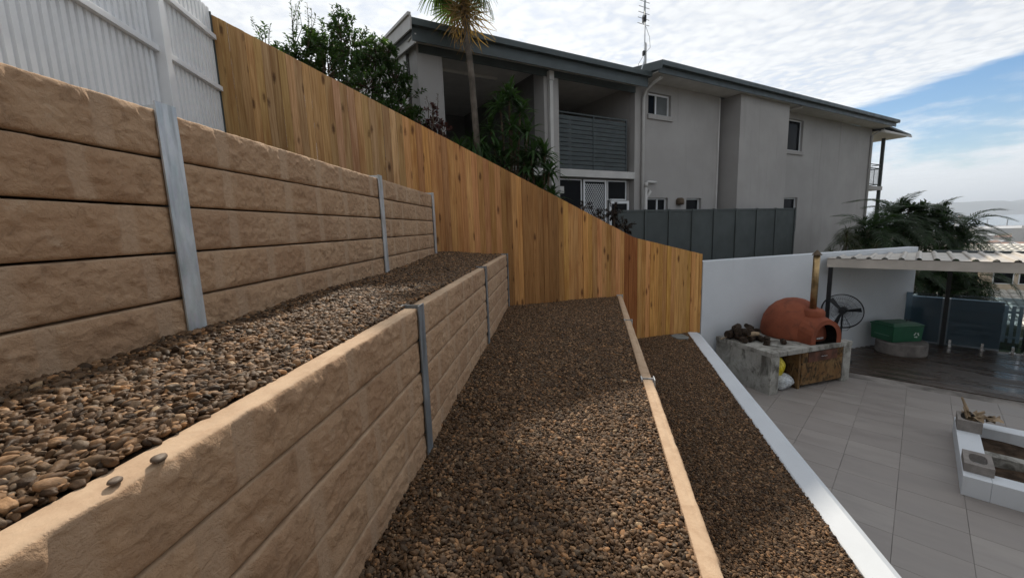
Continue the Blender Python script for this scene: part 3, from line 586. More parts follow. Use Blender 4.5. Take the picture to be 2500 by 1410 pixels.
def wall_with_holes(name, x0, x1, z0, z1, holes, y=0.0, t=0.2, mat=WALLGREY, parent=hs):
    """a rendered wall built round its real openings"""
    xs = sorted({x0, x1} | {h[0] for h in holes} | {h[1] for h in holes}); mb = MB()
    for a, b in zip(xs, xs[1:]):
        zc = z0
        for h in sorted((h for h in holes if h[0] <= a + 1e-6 and h[1] >= b - 1e-6), key=lambda h: h[2]):
            if h[2] > zc: mb.box(a, b, y, y + t, zc, h[2])
            zc = h[3]
        if zc < z1: mb.box(a, b, y, y + t, zc, z1)
    me = mb.mesh(name, mat); bm = bmesh.new(); bm.from_mesh(me); bmesh.ops.remove_doubles(bm, verts=bm.verts, dist=1e-5)
    seen = {}
    for f in bm.faces: seen.setdefault(tuple(sorted(v.index for v in f.verts)), []).append(f)
    bmesh.ops.delete(bm, geom=[f for fs in seen.values() if len(fs) > 1 for f in fs], context='FACES_ONLY'); bm.to_mesh(me); bm.free()
    return put(name, me, parent)
# left wing: two columns, slab band, open verandas with dim back walls
hbox('column', WALLGREY, -3.04, -2.52, 0.0, 0.5, GZ, 3.62, bevel=0.01)
hbox('column', WALLGREY, -0.07, 0.35, 0.0, 0.42, GZ, 3.62, bevel=0.01)
mb = MB(); mb.box(0.03, 0.12, -0.10, -0.012, -1.2, 3.30); mb.box(0.01, 0.14, -0.12, -0.012, 3.30, 3.50); mb.build('downpipe', TRIM, hs, bevel=0.008)
hbox('slab_band', TRIM, 0.35, 2.86, -0.02, 0.30, 1.19, 1.37, bevel=0.008)
hbox('slab_band', TRIM, -2.52, -0.07, -0.02, 0.30, 1.19, 1.37, bevel=0.008)
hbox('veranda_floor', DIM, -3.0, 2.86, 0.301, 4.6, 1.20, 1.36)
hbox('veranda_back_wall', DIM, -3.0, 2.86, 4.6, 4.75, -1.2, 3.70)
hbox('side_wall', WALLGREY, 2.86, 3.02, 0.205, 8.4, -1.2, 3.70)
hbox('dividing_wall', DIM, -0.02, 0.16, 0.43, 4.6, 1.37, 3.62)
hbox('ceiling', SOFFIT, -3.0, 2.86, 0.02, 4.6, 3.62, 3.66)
mb = MB(); mb.box(-2.2, -0.7, 1.05, 1.17, 3.54, 3.615); mb.build('ceiling_light', TRIM, hs, bevel=0.01)
mb = MB(); mb.box(-2.5, -0.1, 4.2, 4.28, 2.42, 2.50); mb.build('veranda_rail', TRIM, hs)
for k in range(9): hbox('veranda_slat', SLATE, -2.5, -0.1, 4.21, 4.235, 1.42 + k * 0.11, 1.51 + k * 0.11)
# louvred end of the wing
for k in range(16): mb = MB(); mb.beam((-3.0, 0.55, 1.5 + k * 0.135), (-3.0, 6.0, 1.5 + k * 0.135), 0.14, 0.012, up=(0.5, 0, 0.86)); mb.build('end_louvre', TRIM, hs)
hbox('end_beam', TRIM, -3.08, -2.96, 0.5, 6.2, 2.92, 3.05)
# slatted screen of the second veranda
sx = [0.40, 1.50, 2.64]
for k in range(12):
    for a, b in ((0.40, 1.485), (1.525, 2.62)): hbox('screen_slat', SLATE, a, b, 0.10, 0.12, 1.40 + k * 0.105, 1.40 + k * 0.105 + 0.088)
for x in (0.38, 1.505, 2.64): hbox('screen_post', SLATE, x - 0.02, x + 0.02, 0.085, 0.125, 1.375, 2.69)
hbox('screen_cap', SLATE, 0.36, 2.66, 0.08, 0.13, 2.69, 2.72)
mb = MB(); mb.tube([(1.0, 1.6, 1.37), (1.0, 1.6, 2.95)], 0.05, 10); mb.tube([(1.0, 1.6, 2.95), (1.12, 1.6, 3.0)], 0.06, 10); mb.build('vent_pipe', TRIM, hs)
hbox('timber_stub', TRIM, 1.75, 1.83, 1.4, 1.48, 1.37, 2.98)
# ground floor recess: fixed light, mesh security door, window and white screen door
hbox('recess_wall', WALLGREY, 0.35, 0.70, 0.5, 0.6, -1.2, 1.19); hbox('recess_soffit', DIM, 0.35, 2.86, 0.20, 0.6, 1.165, 1.188)
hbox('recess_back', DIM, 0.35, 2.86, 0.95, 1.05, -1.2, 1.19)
hbox('recess_wall', WALLGREY, 2.79, 2.86, 0.19, 0.9, -1.2, 1.15); hbox('mullion', WALLGREY, 1.98, 2.01, 0.13, 0.2, -1.15, 1.16)
def door(name, x0, x1, z0, z1, y, fw, pane_mat, mesh=False):
    mb = MB(); mb.box(x0, x1, y, y + 0.04, z1 - fw, z1); mb.box(x0, x1, y, y + 0.04, z0, z0 + fw); mb.box(x0, x0 + fw, y, y + 0.04, z0 + fw, z1 - fw); mb.box(x1 - fw, x1, y, y + 0.04, z0 + fw, z1 - fw)
    d = mb.build(name, ALU, hs); mb = MB(); mb.box(x0 + fw, x1 - fw, y + 0.022, y + 0.028, z0 + fw, z1 - fw); mb.build('pane', pane_mat, d)
    if mesh:                                                            # diamond grille
        mb = MB(); a, b, c, e = x0 + fw, x1 - fw, z0 + fw, z1 - fw; dx, dzv = 0.062, 0.105; cols = int((b - a) / dx) + 1
        for i in range(int((e - c) / dzv) + 1):
            for j in range(cols):
                xx, zz = a + j * dx, c + i * dzv; pts = [(xx, zz), (xx + dx / 2, zz + dzv / 2), (xx, zz + dzv), (xx - dx / 2, zz + dzv / 2), (xx, zz)]
                for p, q in zip(pts, pts[1:]):
                    if all(a <= t[0] <= b and c <= t[1] <= e for t in (p, q)): mb.beam((p[0], y + 0.008, p[1]), (q[0], y + 0.008, q[1]), 0.006, 0.009)
        mb.build('grille', ALU, d)
    return d
door('glass_panel', 0.36, 1.16, -1.15, 1.16, 0.16, 0.03, DARKGLASS)
door('security_door', 1.19, 1.97, -1.15, 1.155, 0.13, 0.05, DARKGLASS, True)
door('window', 2.02, 2.72, 0.64, 1.155, 0.15, 0.03, DARKGLASS)
door('screen_door', 2.06, 2.78, -1.15, 0.62, 0.10, 0.075, DARKGLASS)
mb = MB(); mb.box(0.38, 0.58, 0.148, 0.153, 0.80, 0.97); mb.build('notice', TRIM, hs)
# right wing
XR = 17.45
w1 = (3.36, 4.28, 2.93, 3.50); w2 = (10.35, 11.58, 2.42, 3.52); l1 = (3.38, 4.24, -0.5, 0.70); l2 = (5.05, 5.76, -0.5, 0.70); l3 = (10.5, 11.50, -0.5, 0.755)
wall_with_holes('wall', 2.86, 6.50, GZ, 3.74, [w1, l1, l2]); wall_with_holes('wall', 9.55, XR, GZ, 3.74, [w2, l3])
hbox('slot_glazing', DARKGLASS, 6.49, 6.80, 0.30, 0.34, GZ, 3.70); hbox('slot_frame', TRIM, 6.46, 6.52, -0.02, 0.10, GZ, 3.70); hbox('wall', WALLGREY, 6.5, 9.6, 0.35, 0.45, GZ, 3.74)
hbox('wall', WALLGREY, 6.79, 9.55, -0.50, 0.34, GZ, 3.735, bevel=0.004)
window(*w1[:2], *w1[2:], split=3.74, blind=1); window(*w2[:2], *w2[2:]); window(*l1[:2], *l1[2:], split=3.86, sill=False); window(*l2[:2], *l2[2:], sill=False); window(*l3[:2], *l3[2:], sill=False)
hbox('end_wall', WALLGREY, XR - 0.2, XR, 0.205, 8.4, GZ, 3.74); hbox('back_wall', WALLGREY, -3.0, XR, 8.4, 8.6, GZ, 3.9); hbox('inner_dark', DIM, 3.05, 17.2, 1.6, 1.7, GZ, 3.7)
# plumbing and lamp
mb = MB(); mb.tube([(3.12, -0.055, -1.6), (3.12, -0.055, 3.30), (3.16, -0.10, 3.48), (3.22, -0.30, 3.62), (3.22, -0.55, 3.68)], 0.042, 10); mb.build('downpipe', TRIM, hs, smooth=True)
mb = MB(); mb.tube([(3.24, -0.06, -1.6), (3.24, -0.06, 1.10)], 0.05, 10); mb.tube([(3.24, -0.06, 1.05), (3.32, -0.06, 1.12), (3.66, -0.06, 1.12)], 0.035, 10); mb.tube([(3.24, -0.06, 0.62), (3.42, -0.06, 0.86), (3.46, 0.02, 0.90)], 0.04, 10); mb.lathe([(0.065, 0), (0.065, 0.12)], (3.24, -0.06, 0.98), 10); mb.build('waste_pipe', TRIM, hs, smooth=True)
mb = MB(); mb.lathe([(0.11, -0.10), (0.125, -0.04), (0.12, 0.05), (0.07, 0.10)], (4.70, -0.05, 0.60), 14); mb.build('bulkhead_lamp', RUSTCAP, hs, smooth=True)
mb = MB(); mb.tube([(XR - 0.10, -0.05, GZ), (XR - 0.10, -0.05, 3.45), (XR - 0.05, -0.45, 3.62)], 0.045, 10); mb.build('downpipe', TRIM, hs, smooth=True)
mb = MB(); mb.tube([(9.62, -0.06, 3.60), (9.95, -0.06, 3.66), (10.1, -0.35, 3.70), (10.1, -0.62, 3.70)], 0.045, 10); mb.build('downpipe', TRIM, hs, smooth=True)
# roofs, gutters, soffits
def roof(x0, x1, yf, zf_, yb, rise, name='roof', rib=0.2):
    mb = MB(); k = math.tan(R(rise)); n = int((x1 - x0) / rib); vs = []; 
    for y in (yf, yb):
        z = zf_ + (y - yf) * k
        for i in range(n):
            x = x0 + i * rib
            for dx, dh in ((0, 0), (0.12, 0), (0.14, 0.03), (0.18, 0.03)): vs.append((x + dx, y, z + dh))
        vs.append((x1, y, z))
    m_ = 4 * n + 1; mb.add(vs, [(i, i + 1, m_ + i + 1, m_ + i) for i in range(m_ - 1)]); return mb.build(name, ROOFM, hs)
roof(-3.25, 2.95, -0.40, 3.76, 8.6, 8, rib=0.2); roof(2.95, 17.75, -0.75, 3.93, 8.7, 8, rib=0.2)
def gutter(x0, x1, y, zt, fascia_h=0.20):
    mb = MB(); mb.extrude([(y - 0.11, zt), (y - 0.115, zt - 0.03), (y - 0.11, zt - 0.115), (y, zt - 0.12), (y, zt - 0.11), (y - 0.10, zt - 0.105), (y - 0.102, zt)], x0, x1); mb.build('gutter', GUTTER, hs)
    mb = MB(); mb.box(x0 + 0.03, x1 - 0.03, y + 0.002, y + 0.03, zt - 0.12 - fascia_h, zt - 0.02); mb.build('fascia', GUTTER, hs)
gutter(-3.25, 2.97, -0.36, 3.79, 0.22); gutter(2.93, 17.8, -0.70, 3.965, 0.14)
hbox('soffit', SOFFIT, -3.2, 2.9, -0.325, 0.02, 3.56, 3.58); hbox('soffit', SOFFIT, 2.98, 17.72, -0.665, 0.0, 3.742, 3.76)
hbox('fascia', GUTTER, -3.0, 2.86, -0.02, 0.019, 3.40, 3.555)
mb = MB(); mb.beam((2.945, -0.80, 3.86), (2.945, 8.6, 5.18), 0.03, 0.20); mb.build('bargeboard', GUTTER, hs)
mb = MB(); mb.beam((-3.27, -0.47, 3.70), (-3.27, 8.6, 4.98), 0.03, 0.22); mb.beam((-3.29, -0.47, 3.84), (-3.29, 8.6, 5.12), 0.06, 0.05); mb.build('bargeboard', TRIM, hs)
mb = MB(); mb.beam((-3.16, -0.35, 3.50), (-3.16, 8.6, 4.76), 0.03, 0.16); mb.build('bargeboard', TRIM, hs)
mb = MB(); mb.add([(-3.10, 0.5, 2.6), (-3.10, 8.5, 2.6), (-3.10, 8.5, 4.7), (-3.10, 0.5, 3.56), (-3.06, 0.5, 2.6), (-3.06, 8.5, 2.6), (-3.06, 8.5, 4.7), (-3.06, 0.5, 3.56)], [(3, 2, 1, 0), (4, 5, 6, 7), (0, 1, 5, 4), (2, 3, 7, 6)]); mb.build('gable_lining', TRIM, hs)
# far balcony
hbox('balcony_floor', WALLGREY, XR + 0.002, 20.0, 0.3, 4.2, 1.18, 1.36); hbox('balcony_soffit', SOFFIT, XR + 0.002, 20.7, -0.2, 4.6, 3.60, 3.63)
mb = MB(); mb.add([(XR, -0.3, 3.88), (20.85, -0.3, 3.66), (20.85, 4.7, 3.66), (XR, 4.7, 3.88), (XR, -0.3, 3.94), (20.9, -0.3, 3.72), (20.9, 4.7, 3.72), (XR, 4.7, 3.94)], [(3, 2, 1, 0), (4, 5, 6, 7), (0, 1, 5, 4), (1, 2, 6, 5), (2, 3, 7, 6)]); mb.build('balcony_roof', GUTTER, hs)
mb = MB(); mb.box(XR, 20.9, -0.33, -0.302, 3.58, 3.66); mb.build('fascia', SOFFIT, hs)
for y in (0.4, 4.1): hbox('balcony_post', FENCEGREY, 19.86, 19.98, y - 0.06, y + 0.06, GZ - 2, 3.60)
for a, b in (((XR + .01, 0.4), (19.86, 0.4)), ((19.92, 0.46), (19.92, 4.04))):
    for z in (1.45, 2.20, 2.37): mb = MB(); mb.beam((*a, z), (*b, z), 0.04, 0.035); mb.build('balcony_rail', FENCEGREY, hs)
    n = 20
    for k in range(1, n): t = k / n; x = a[0] + (b[0] - a[0]) * t; y = a[1] + (b[1] - a[1]) * t; hbox('baluster', FENCEGREY if k % 5 else GUTTER, x - 0.008, x + 0.008, y - 0.008, y + 0.008, 1.45, 2.20)
# vents on the roof
mb = MB(); mb.tube([(5.43, 2.0, 4.2), (5.43, 2.0, 5.78)], 0.045, 10); mb.lathe([(0.05, 0), (0.03, 0.06)], (5.43, 2.0, 5.78), 10); mb.build('roof_vent', TRIM, hs)
mb = MB(); mb.tube([(16.95, 0.8, 4.1), (16.95, 0.8, 4.75)], 0.035, 10); mb.build('roof_vent', TRIM, hs)

# ---- television antenna
def hw(x, y, z): c, s_ = math.cos(ang_of(HB)), math.sin(ang_of(HB)); return Vector((HQ[0] + x * c - y * s_, HQ[1] + x * s_ + y * c, z))
ab = hw(2.78, -0.25, 3.60); an = thing('antenna', 'tall television antenna on a thin mast at the roof valley', 'antenna', ab)
mb = MB(); mb.tube([(0.02, 0, 0), (0.02, 0, 0.28), (0.10, 0, 0.5), (0.10, 0, 2.0)], 0.016, 8); mb.build('mast', GALV, an, smooth=True)
mb = MB(); mb.beam((0.06, 0, 1.35), (0.02, -0.35, 2.75), 0.022, 0.022); mb.build('boom', GALV, an)
for k in range(13):
    t = k / 12; p = Vector((0.06, 0, 1.35)).lerp(Vector((0.02, -0.35, 2.75)), t); w = 0.21 - 0.09 * t
    mb = MB(); mb.beam(p + Vector((-w * 0.86, -w * 0.5, 0)), p + Vector((w * 0.86, w * 0.5, 0)), 0.009, 0.009); mb.build('antenna_rod', BLACK, an)
mb = MB(); mb.box(0.04, 0.12, -0.05, 0.05, 1.40, 1.55); mb.build('clamp', BLACK, an); mb = MB(); mb.box(0.05, 0.11, -0.04, 0.04, 0.62, 0.72); mb.build('junction_box', BLACK, an)
mb = MB(); mb.tube([(0.10, 0, 1.35), (0.22, 0, 1.05), (0.24, 0, 0.8), (0.10, 0, 0.66), (-0.05, 0, 0.42), (-0.08, 0, 0.2)], 0.005, 5); mb.build('cable', BLACK, an, smooth=True)

# ---- charcoal metal sheet fence in front of the house
GFp = (HQ[0] + 1.3 * math.cos(R(HB)), HQ[1] - 1.3 * math.sin(R(HB)))
gf = thing('metal_fence', 'dark charcoal sheet metal fence in front of the grey house', 'fence', (GFp[0], GFp[1], -1.6), ang_of(HB))
xs = [0.99, 1.86, 2.70, 3.59, 4.49, 5.49, 6.52, 7.53, 8.65]
for a, b in zip(xs, xs[1:]): mb = MB(); mb.box(a + 0.03, b - 0.03, 0.012, 0.024, 0, 1.86); mb.build('panel', FENCEGREY, gf); mb = MB(); mb.box(a + 0.032, b - 0.032, -0.004, 0.036, 1.862, 1.91); mb.build('top_rail', FENCEGREY, gf, bevel=0.004)
for x in xs: mb = MB(); mb.box(x - 0.03, x + 0.03, -0.016, 0.05, 0, 1.92); mb.build('post', FENCEGREY, gf, bevel=0.004)
mb = MB(); mb.box(8.682, 8.70, 0.03, 1.2, 0, 1.9); mb.build('panel', FENCEGREY, gf)

# ------------------------------------------------------------------ white walls round the patio
BW0 = on_line(FX, FB, FL + 0.012); bw = thing('boundary_wall', 'tall white rendered wall running on from the timber fence', 'wall', (BW0[0], BW0[1], -3.35), ang_of(FB))
LB = 6.52; mb = MB(); mb.box(0, LB, -0.02, 0.20, 0, 2.53); mb.build('wall_body', WHITE, bw, bevel=0.006); 
bw2 = thing('boundary_wall', 'lower white wall seen through the glass pool fence', 'wall', (10.30, 10.36, -3.35), ang_of(140))
mb = MB(); mb.box(0, 1.55, 0.0, 0.16, 0, 1.26); mb.build('wall_body', WHITE, bw2, bevel=0.006)
lb = meet(LWALL[0], LWALL[1], FX, FB) - 0.02
lw = thing('garden_wall', 'low white rendered wall edging the pebbles above the patio', 'wall', (LWALL[0][0], LWALL[0][1], -3.35), ang_of(LWALL[1]))
mb = MB(); mb.extrude([(0, 0), (-0.262, 0), (-0.262, 1.018), (-0.255, 1.026), (-0.182, 1.078), (-0.012, 1.078), (0.0, 1.07)], -5.0, lb); mb.build('wall_body', WHITE, lw)

# ---- patio: grout bed, large tiles on a 45 degree grid, decking beyond
C45 = math.sqrt(0.5)
def vw(v, w): return ((v + w) * C45, (w - v) * C45)                      # v along bearing 135, w along bearing 45
pf = struct(thing('patio_floor', 'x', 'x', (0, 0, -3.2), R(-45)))
for k in ('label', 'category'): del pf[k]
def wall_right(x, y): return x - line_x(LWALL[0], LWALL[1], y)
mb = MB(); mb.box(-4.0, 3.4, 2.0, 10.65, -0.2, -0.006); gb = mb.build('grout_bed', GROUT, pf)
TILEME = MB().box(0, 0.546, 0, 0.4965, -0.02, 0).mesh('tile', TILE, bevel=0.0015)
for i in range(-8, 7):
    for j in range(-7, 10):
        v0, w0 = 0.04 + 0.55 * i, 5.80 + 0.5 * j
        if w0 < 1.9 or w0 + 0.5 > 10.75: continue
        x, y = vw(v0 + 0.27, w0 + 0.25)
        if wall_right(x, y) < 0.0 or y > fence_y(x) + 0.1: continue
        put('tile', TILEME, pf, loc=(v0 + 0.002, w0 + 0.002, random.uniform(-0.0006, 0.0006)))
dk = struct(thing('timber_deck', 'x', 'x', (0, 0, -3.2), R(-45)))
for k in ('label', 'category'): del dk[k]
for j in range(25):
    w0 = 10.665 + j * 0.145
    # start of each board at the white wall
    a, b = -4.0, 3.0
    for _ in range(40):
        m_ = (a + b) / 2; x, y = vw(m_, w0 + 0.07)
        if y > fence_y(x) - 0.03: a = m_
        else: b = m_
    mb = MB(); mb.box(b, 3.9, w0, w0 + 0.140, -0.03, 0.004 + random.uniform(-0.0008, 0.0008)); mb.build('board', DECK, dk)
mb = MB(); mb.box(-3.4, 3.9, 10.66, 14.4, -0.25, -0.06); mb.build('deck_frame', SOIL, dk); mb = MB(); mb.box(-1.9, 3.9, 10.640, 10.660, -0.19, 0.012); mb.build('deck_edge_board', DECK, dk)

# ---- raised white planter
pl = thing('raised_planter', 'white rendered raised garden planter with two soil beds on the patio', 'planter', (*vw(0.56, 6.61), -3.2), R(-45))
PWt, PWl, PWd, PWh = 0.22, 2.6, 1.93, 0.235
for nm, b in (('side', (0, PWt, 0.0, PWd)), ('front', (PWt + 0.001, PWl, 0, PWt)), ('back', (PWt + 0.001, PWl, PWd - PWt, PWd))): mb = MB(); mb.box(b[0], b[1], b[2], b[3], 0, PWh); mb.build(nm, WHITE, pl, bevel=0.006)
mb = MB(); mb.box(PWt + 0.002, PWl, 0.86, 1.0, 0, PWh - 0.04); mb.build('divider', CONC, pl, bevel=0.006)
def soil_patch(x0, x1, y0, y1, z, seed):
    n = 22; mb = MB(); vs = [(x0 + (x1 - x0) * i / (n - 1), y0 + (y1 - y0) * j / 9, z + 0.05 * float(fbm(np.array(i * 0.5), np.array(j * 0.7), seed, 3))) for j in range(10) for i in range(n)]
    mb.add(vs, [(j * n + i, j * n + i + 1, (j + 1) * n + i + 1, (j + 1) * n + i) for j in range(9) for i in range(n - 1)]); return mb.build('soil', SOIL, pl, smooth=True)
soil_patch(PWt + 0.001, PWl, PWt + 0.001, 0.859, 0.06, 3); soil_patch(PWt + 0.001, PWl, 1.001, PWd - PWt - 0.001, 0.06, 4)
mb = MB(); mb.box(PWt + 0.35, PWl, PWt + 0.06, PWt + 0.14, 0.13, 0.15); mb.build('timber_edging', plain('pale_pink_timber', (0.42, 0.29, 0.21), 0.8, 0.2), pl)
def block(name, label, loc, rz, sx, sy, sz, hole):
    o = thing(name, label, 'concrete block', loc, rz); n = 20; out, inn = [], []
    for k in range(n):
        a = 2 * math.pi * (k + 0.5) / n; c, s_ = math.cos(a), math.sin(a); q = 1 / max(abs(c), abs(s_)); out.append((c * q * sx / 2, s_ * q * sy / 2))
        p = (abs(c) ** 3.5 + abs(s_) ** 3.5) ** (-1 / 3.5); inn.append((c * p * hole * sx / 2, s_ * p * hole * sy / 2))
    vs = [(x, y, 0) for x, y in out] + [(x, y, sz) for x, y in out] + [(x, y, 0) for x, y in inn] + [(x, y, sz) for x, y in inn]; fs = []
    for k in range(n): j = (k + 1) % n; fs += [(k, j, n + j, n + k), (n + k, n + j, 3 * n + j, 3 * n + k), (3 * n + k, 3 * n + j, 2 * n + j, 2 * n + k), (2 * n + k, 2 * n + j, j, k)]
    mb = MB(); mb.add(vs, fs); mb.build('block_body', BLOCK, o); return o
block('concrete_block', 'grey hollow concrete block, empty, on the front corner of the white planter', (*vw(0.56 + 0.125, 6.61 + 0.33), -3.2 + PWh + 0.002), R(-45), 0.235, 0.40, 0.10, 0.62)
bk = block('concrete_block', 'grey hollow concrete block filled with dry sticks on the planter back corner', (*vw(0.56 + 0.12, 6.61 + 1.60), -3.2 + PWh + 0.002), R(-45), 0.23, 0.36, 0.15, 0.72)
st = thing('dry_sticks', 'dry sticks and curled brown leaves stuffed in the concrete block', 'sticks', (*vw(0.56 + 0.14, 6.61 + 1.60), -3.2 + PWh + 0.06), R(-45))
for k in range(7):
    a = random.uniform(0, 6.28); mb = MB(); mb.tube([(0.03 * math.cos(a), 0.03 * math.sin(a), 0), (0.10 * math.cos(a) + 0.02, 0.10 * math.sin(a), 0.11 + 0.04 * random.random()), (0.16 * math.cos(a) + 0.05, 0.16 * math.sin(a), 0.14 + 0.08 * random.random())], [0.016, 0.013, 0.008], 6); mb.build('stick', CUTWOOD, st)
mb = MB(); mb.tube([(0, 0.02, 0), (-0.05, 0.10, 0.18), (-0.10, 0.18, 0.30)], [0.024, 0.02, 0.012], 7); mb.build('stick', CUTWOOD, st)
for k in range(5):
    mb = MB(); c = Vector((random.uniform(-0.02, 0.22), random.uniform(-0.12, 0.12), 0.10)); vs = []
    for j in range(4):
        for i in range(4): vs.append((c.x + (i - 1.5) * 0.05, c.y + (j - 1.5) * 0.05, c.z + 0.05 * math.sin(i * 1.3 + k) * math.cos(j + k) + 0.02))
    mb.add(vs, [(j * 4 + i, j * 4 + i + 1, (j + 1) * 4 + i + 1, (j + 1) * 4 + i) for j in range(3) for i in range(3)]); mb.build('dry_leaf', CUTWOOD, st, smooth=True)

# grey flat stone at the corner of the lowest bed
mb = MB(); mb.prism([(3.17, 8.02), (3.20, 7.80), (3.40, 7.74), (3.47, 7.86), (3.44, 8.09), (3.28, 8.12)], -2.30, -2.255); tag(mb.build('flat_stone', plain('grey_slate_stone', (0.20, 0.22, 0.22), 0.7, 0.3, var=0.15, scale=8), None, bevel=0.008), 'flat grey stone slab at the fence corner beside the white wall', 'stone')

# ------------------------------------------------------------------ pergola over the deck
zb, zt = -1.08, -0.915
pg = thing('pergola', 'cream steel pergola with ribbed roof over the dark deck', 'pergola', (0, 0, -3.2), R(-45))
def pgz(w): return zt + 3.2 + (w - 11.40) * -0.014                        # roof pitch
vL = -1.44                                                               # beam starts beside the white wall
mb = MB(); mb.box(vL, 4.4, 11.42, 11.50, zb - 0.03 + 3.2, zt + 3.2 - 0.004); mb.build('beam', CREAMSTEEL, pg, bevel=0.004)
mb = MB(); vs = []; rows = ((11.44, 0), (14.35, 1)); n = 0; xs_ = []
x = vL
while x < 4.3:
    xs_ += [(x, 0.0), (x + 0.15, 0.0), (x + 0.165, 0.03), (x + 0.20, 0.045), (x + 0.235, 0.03)]; x += 0.25
m_ = len(xs_)
def wall_w(v):                                                           # w of the boundary wall face at this v
    a, b = 9.0, 15.0
    for _ in range(40):
        q = (a + b) / 2; X, Y = vw(v, q)
        if Y < fence_y(X) - 0.03: a = q
        else: b = q
    return a
for r in (0, 1):
    for (v, h) in xs_: w = 11.40 if r == 0 else max(11.41, min(14.35, wall_w(v) - 0.01)); vs.append((v, w, pgz(w) + h + 0.004))
mb.add(vs, [(i, i + 1, m_ + i + 1, m_ + i) for i in range(m_ - 1)]); mb.build('roof_sheet', CREAMSTEEL, pg)
mb = MB(); mb.box(-0.2, 4.4, 14.20, 14.26, pgz(14.2) - 0.13, pgz(14.2) - 0.01); mb.build('rear_beam', CREAMSTEEL, pg)
mb = MB(); mb.box(0.25, 4.4, 14.36, 14.44, pgz(14.2) - 0.04, pgz(14.2) + 0.055); mb.build('gutter', GUTTER, pg)
mb = MB(); mb.box(-1.41, -1.33, 11.425, 11.495, 0, zb - 0.032 + 3.2); mb.build('post', BLACK, pg)
mb = MB(); mb.box(-1.43, -1.31, 11.41, 11.419, zb - 0.03 + 3.2, zb + 0.03 + 3.2); mb.build('bracket', CREAMSTEEL, pg)
mb = MB(); mb.box(0.53, 0.61, 14.19, 14.27, 0, pgz(14.2) - 0.132); mb.build('post', BLACK, pg)

# ---- frameless glass fence along the deck edge
gfe = thing('glass_fence', 'frameless glass pool fence panels on steel spigots behind the deck', 'glass fence', (0, 0, -3.2), R(-45))
for a, b in ((-0.22, 0.50), (0.64, 1.75), (1.79, 2.95), (2.99, 4.2)):
    mb = MB(); mb.box(a, b, 14.222, 14.234, 0.06, 1.26); mb.build('glass_panel', GLASS, gfe)
for v in (0.70, 1.22, 1.68, 1.86, 2.4, 2.88):
    mb = MB(); mb.box(v - 0.022, v + 0.022, 14.20, 14.26, 0.004, 0.16); mb.lathe([(0.05, 0.003), (0.05, 0.018)], (v, 14.23, 0.0), 14); mb.build('spigot', CHROME, gfe)

# ---- concrete oven bench
BX, BY = 4.645, 7.107
BA = R(17.0); be = thing('oven_bench', 'stained concrete bench with mouldy wooden door and drawer under the oven', 'bench', (BX, BY, -3.2), BA)
BWd, BD, BH = 2.03, 1.30, 0.80
mb = MB(); mb.box(0, 0.20, 0, BD, 0, BH - 0.09); mb.build('left_support', CONC, be, bevel=0.006)
mb = MB(); mb.box(BWd - 0.20, BWd, 0, BD, 0, BH - 0.09); mb.build('right_support', CONC, be, bevel=0.006)
mb = MB(); mb.box(-0.003, BWd + 0.003, -0.012, BD + 0.01, BH - 0.0885, BH); mb.build('bench_top', CONC, be, bevel=0.008)
mb = MB(); mb.box(0.201, BWd - 0.201, BD - 0.08, BD - 0.001, 0, BH - 0.09); mb.build('back_panel', CONC, be)
mb = MB(); mb.box(0.72, 0.77, 0.03, BD - 0.1, 0, BH - 0.0895); mb.build('partition', MOULD, be)
mb = MB(); mb.box(0.775, BWd - 0.205, 0.015, 0.045, 0.07, 0.50); mb.build('door', MOULD, be, bevel=0.004)
dw = MB().box(0.92, 1.66, 0.0, 0.04, 0.505, 0.695).build('drawer', plain('dark_red_timber', (0.11, 0.045, 0.028), 0.6, 0.3, var=0.3, scale=7), be, bevel=0.005)
mb = MB(); mb.beam((1.22, -0.02, 0.60), (1.36, -0.02, 0.60), 0.012, 0.012); mb.build('handle', CHROME, dw)
mb = MB(); mb.box(0.775, 0.915, 0.012, 0.04, 0.505, 0.70); mb.build('frame_stile', MOULD, be); mb = MB(); mb.box(1.665, BWd - 0.205, 0.012, 0.04, 0.505, 0.70); mb.build('frame_stile', MOULD, be)
def bpt(x, y, z): c, s_ = math.cos(BA), math.sin(BA); return (BX + x * c - y * s_, BY + x * s_ + y * c, -3.2 + z)

# bags in the open bay
def lumpy(name, label, cat, loc, size, mat, seed, drape=0.25, rz=0.0):
    bm = bmesh.new(); bmesh.ops.create_icosphere(bm, subdivisions=4, radius=0.5)
    for v in bm.verts:
        d = v.co.normalized(); k = 1 + drape * (float(fbm(np.array(math.atan2(d.y, d.x) * 2.4 + seed), np.array(d.z * 1.6), seed, 3)) - 0.5) * 2.0
        v.co *= k
        if v.co.z < -0.36: v.co.z = -0.36 - (v.co.z + 0.36) * -0.15
    me = bpy.data.meshes.new(name); bm.to_mesh(me); bm.free(); me.materials.append(mat); me.polygons.foreach_set('use_smooth', [True] * len(me.polygons))
    o = put(name, me, loc=loc, rot=(0, 0, rz)); o.scale = size; return tag(o, label, cat)
lumpy('plastic_bag', 'crumpled clear white plastic bag on the floor inside the oven bench', 'bag', bpt(0.46, 0.20, 0.135), (0.46, 0.34, 0.33), CLEARBAG, 5)
lumpy('plastic_bag', 'full yellow plastic bag heaped inside the oven bench', 'bag', bpt(0.34, 0.24, 0.43), (0.36, 0.32, 0.44), YELLOW, 9)

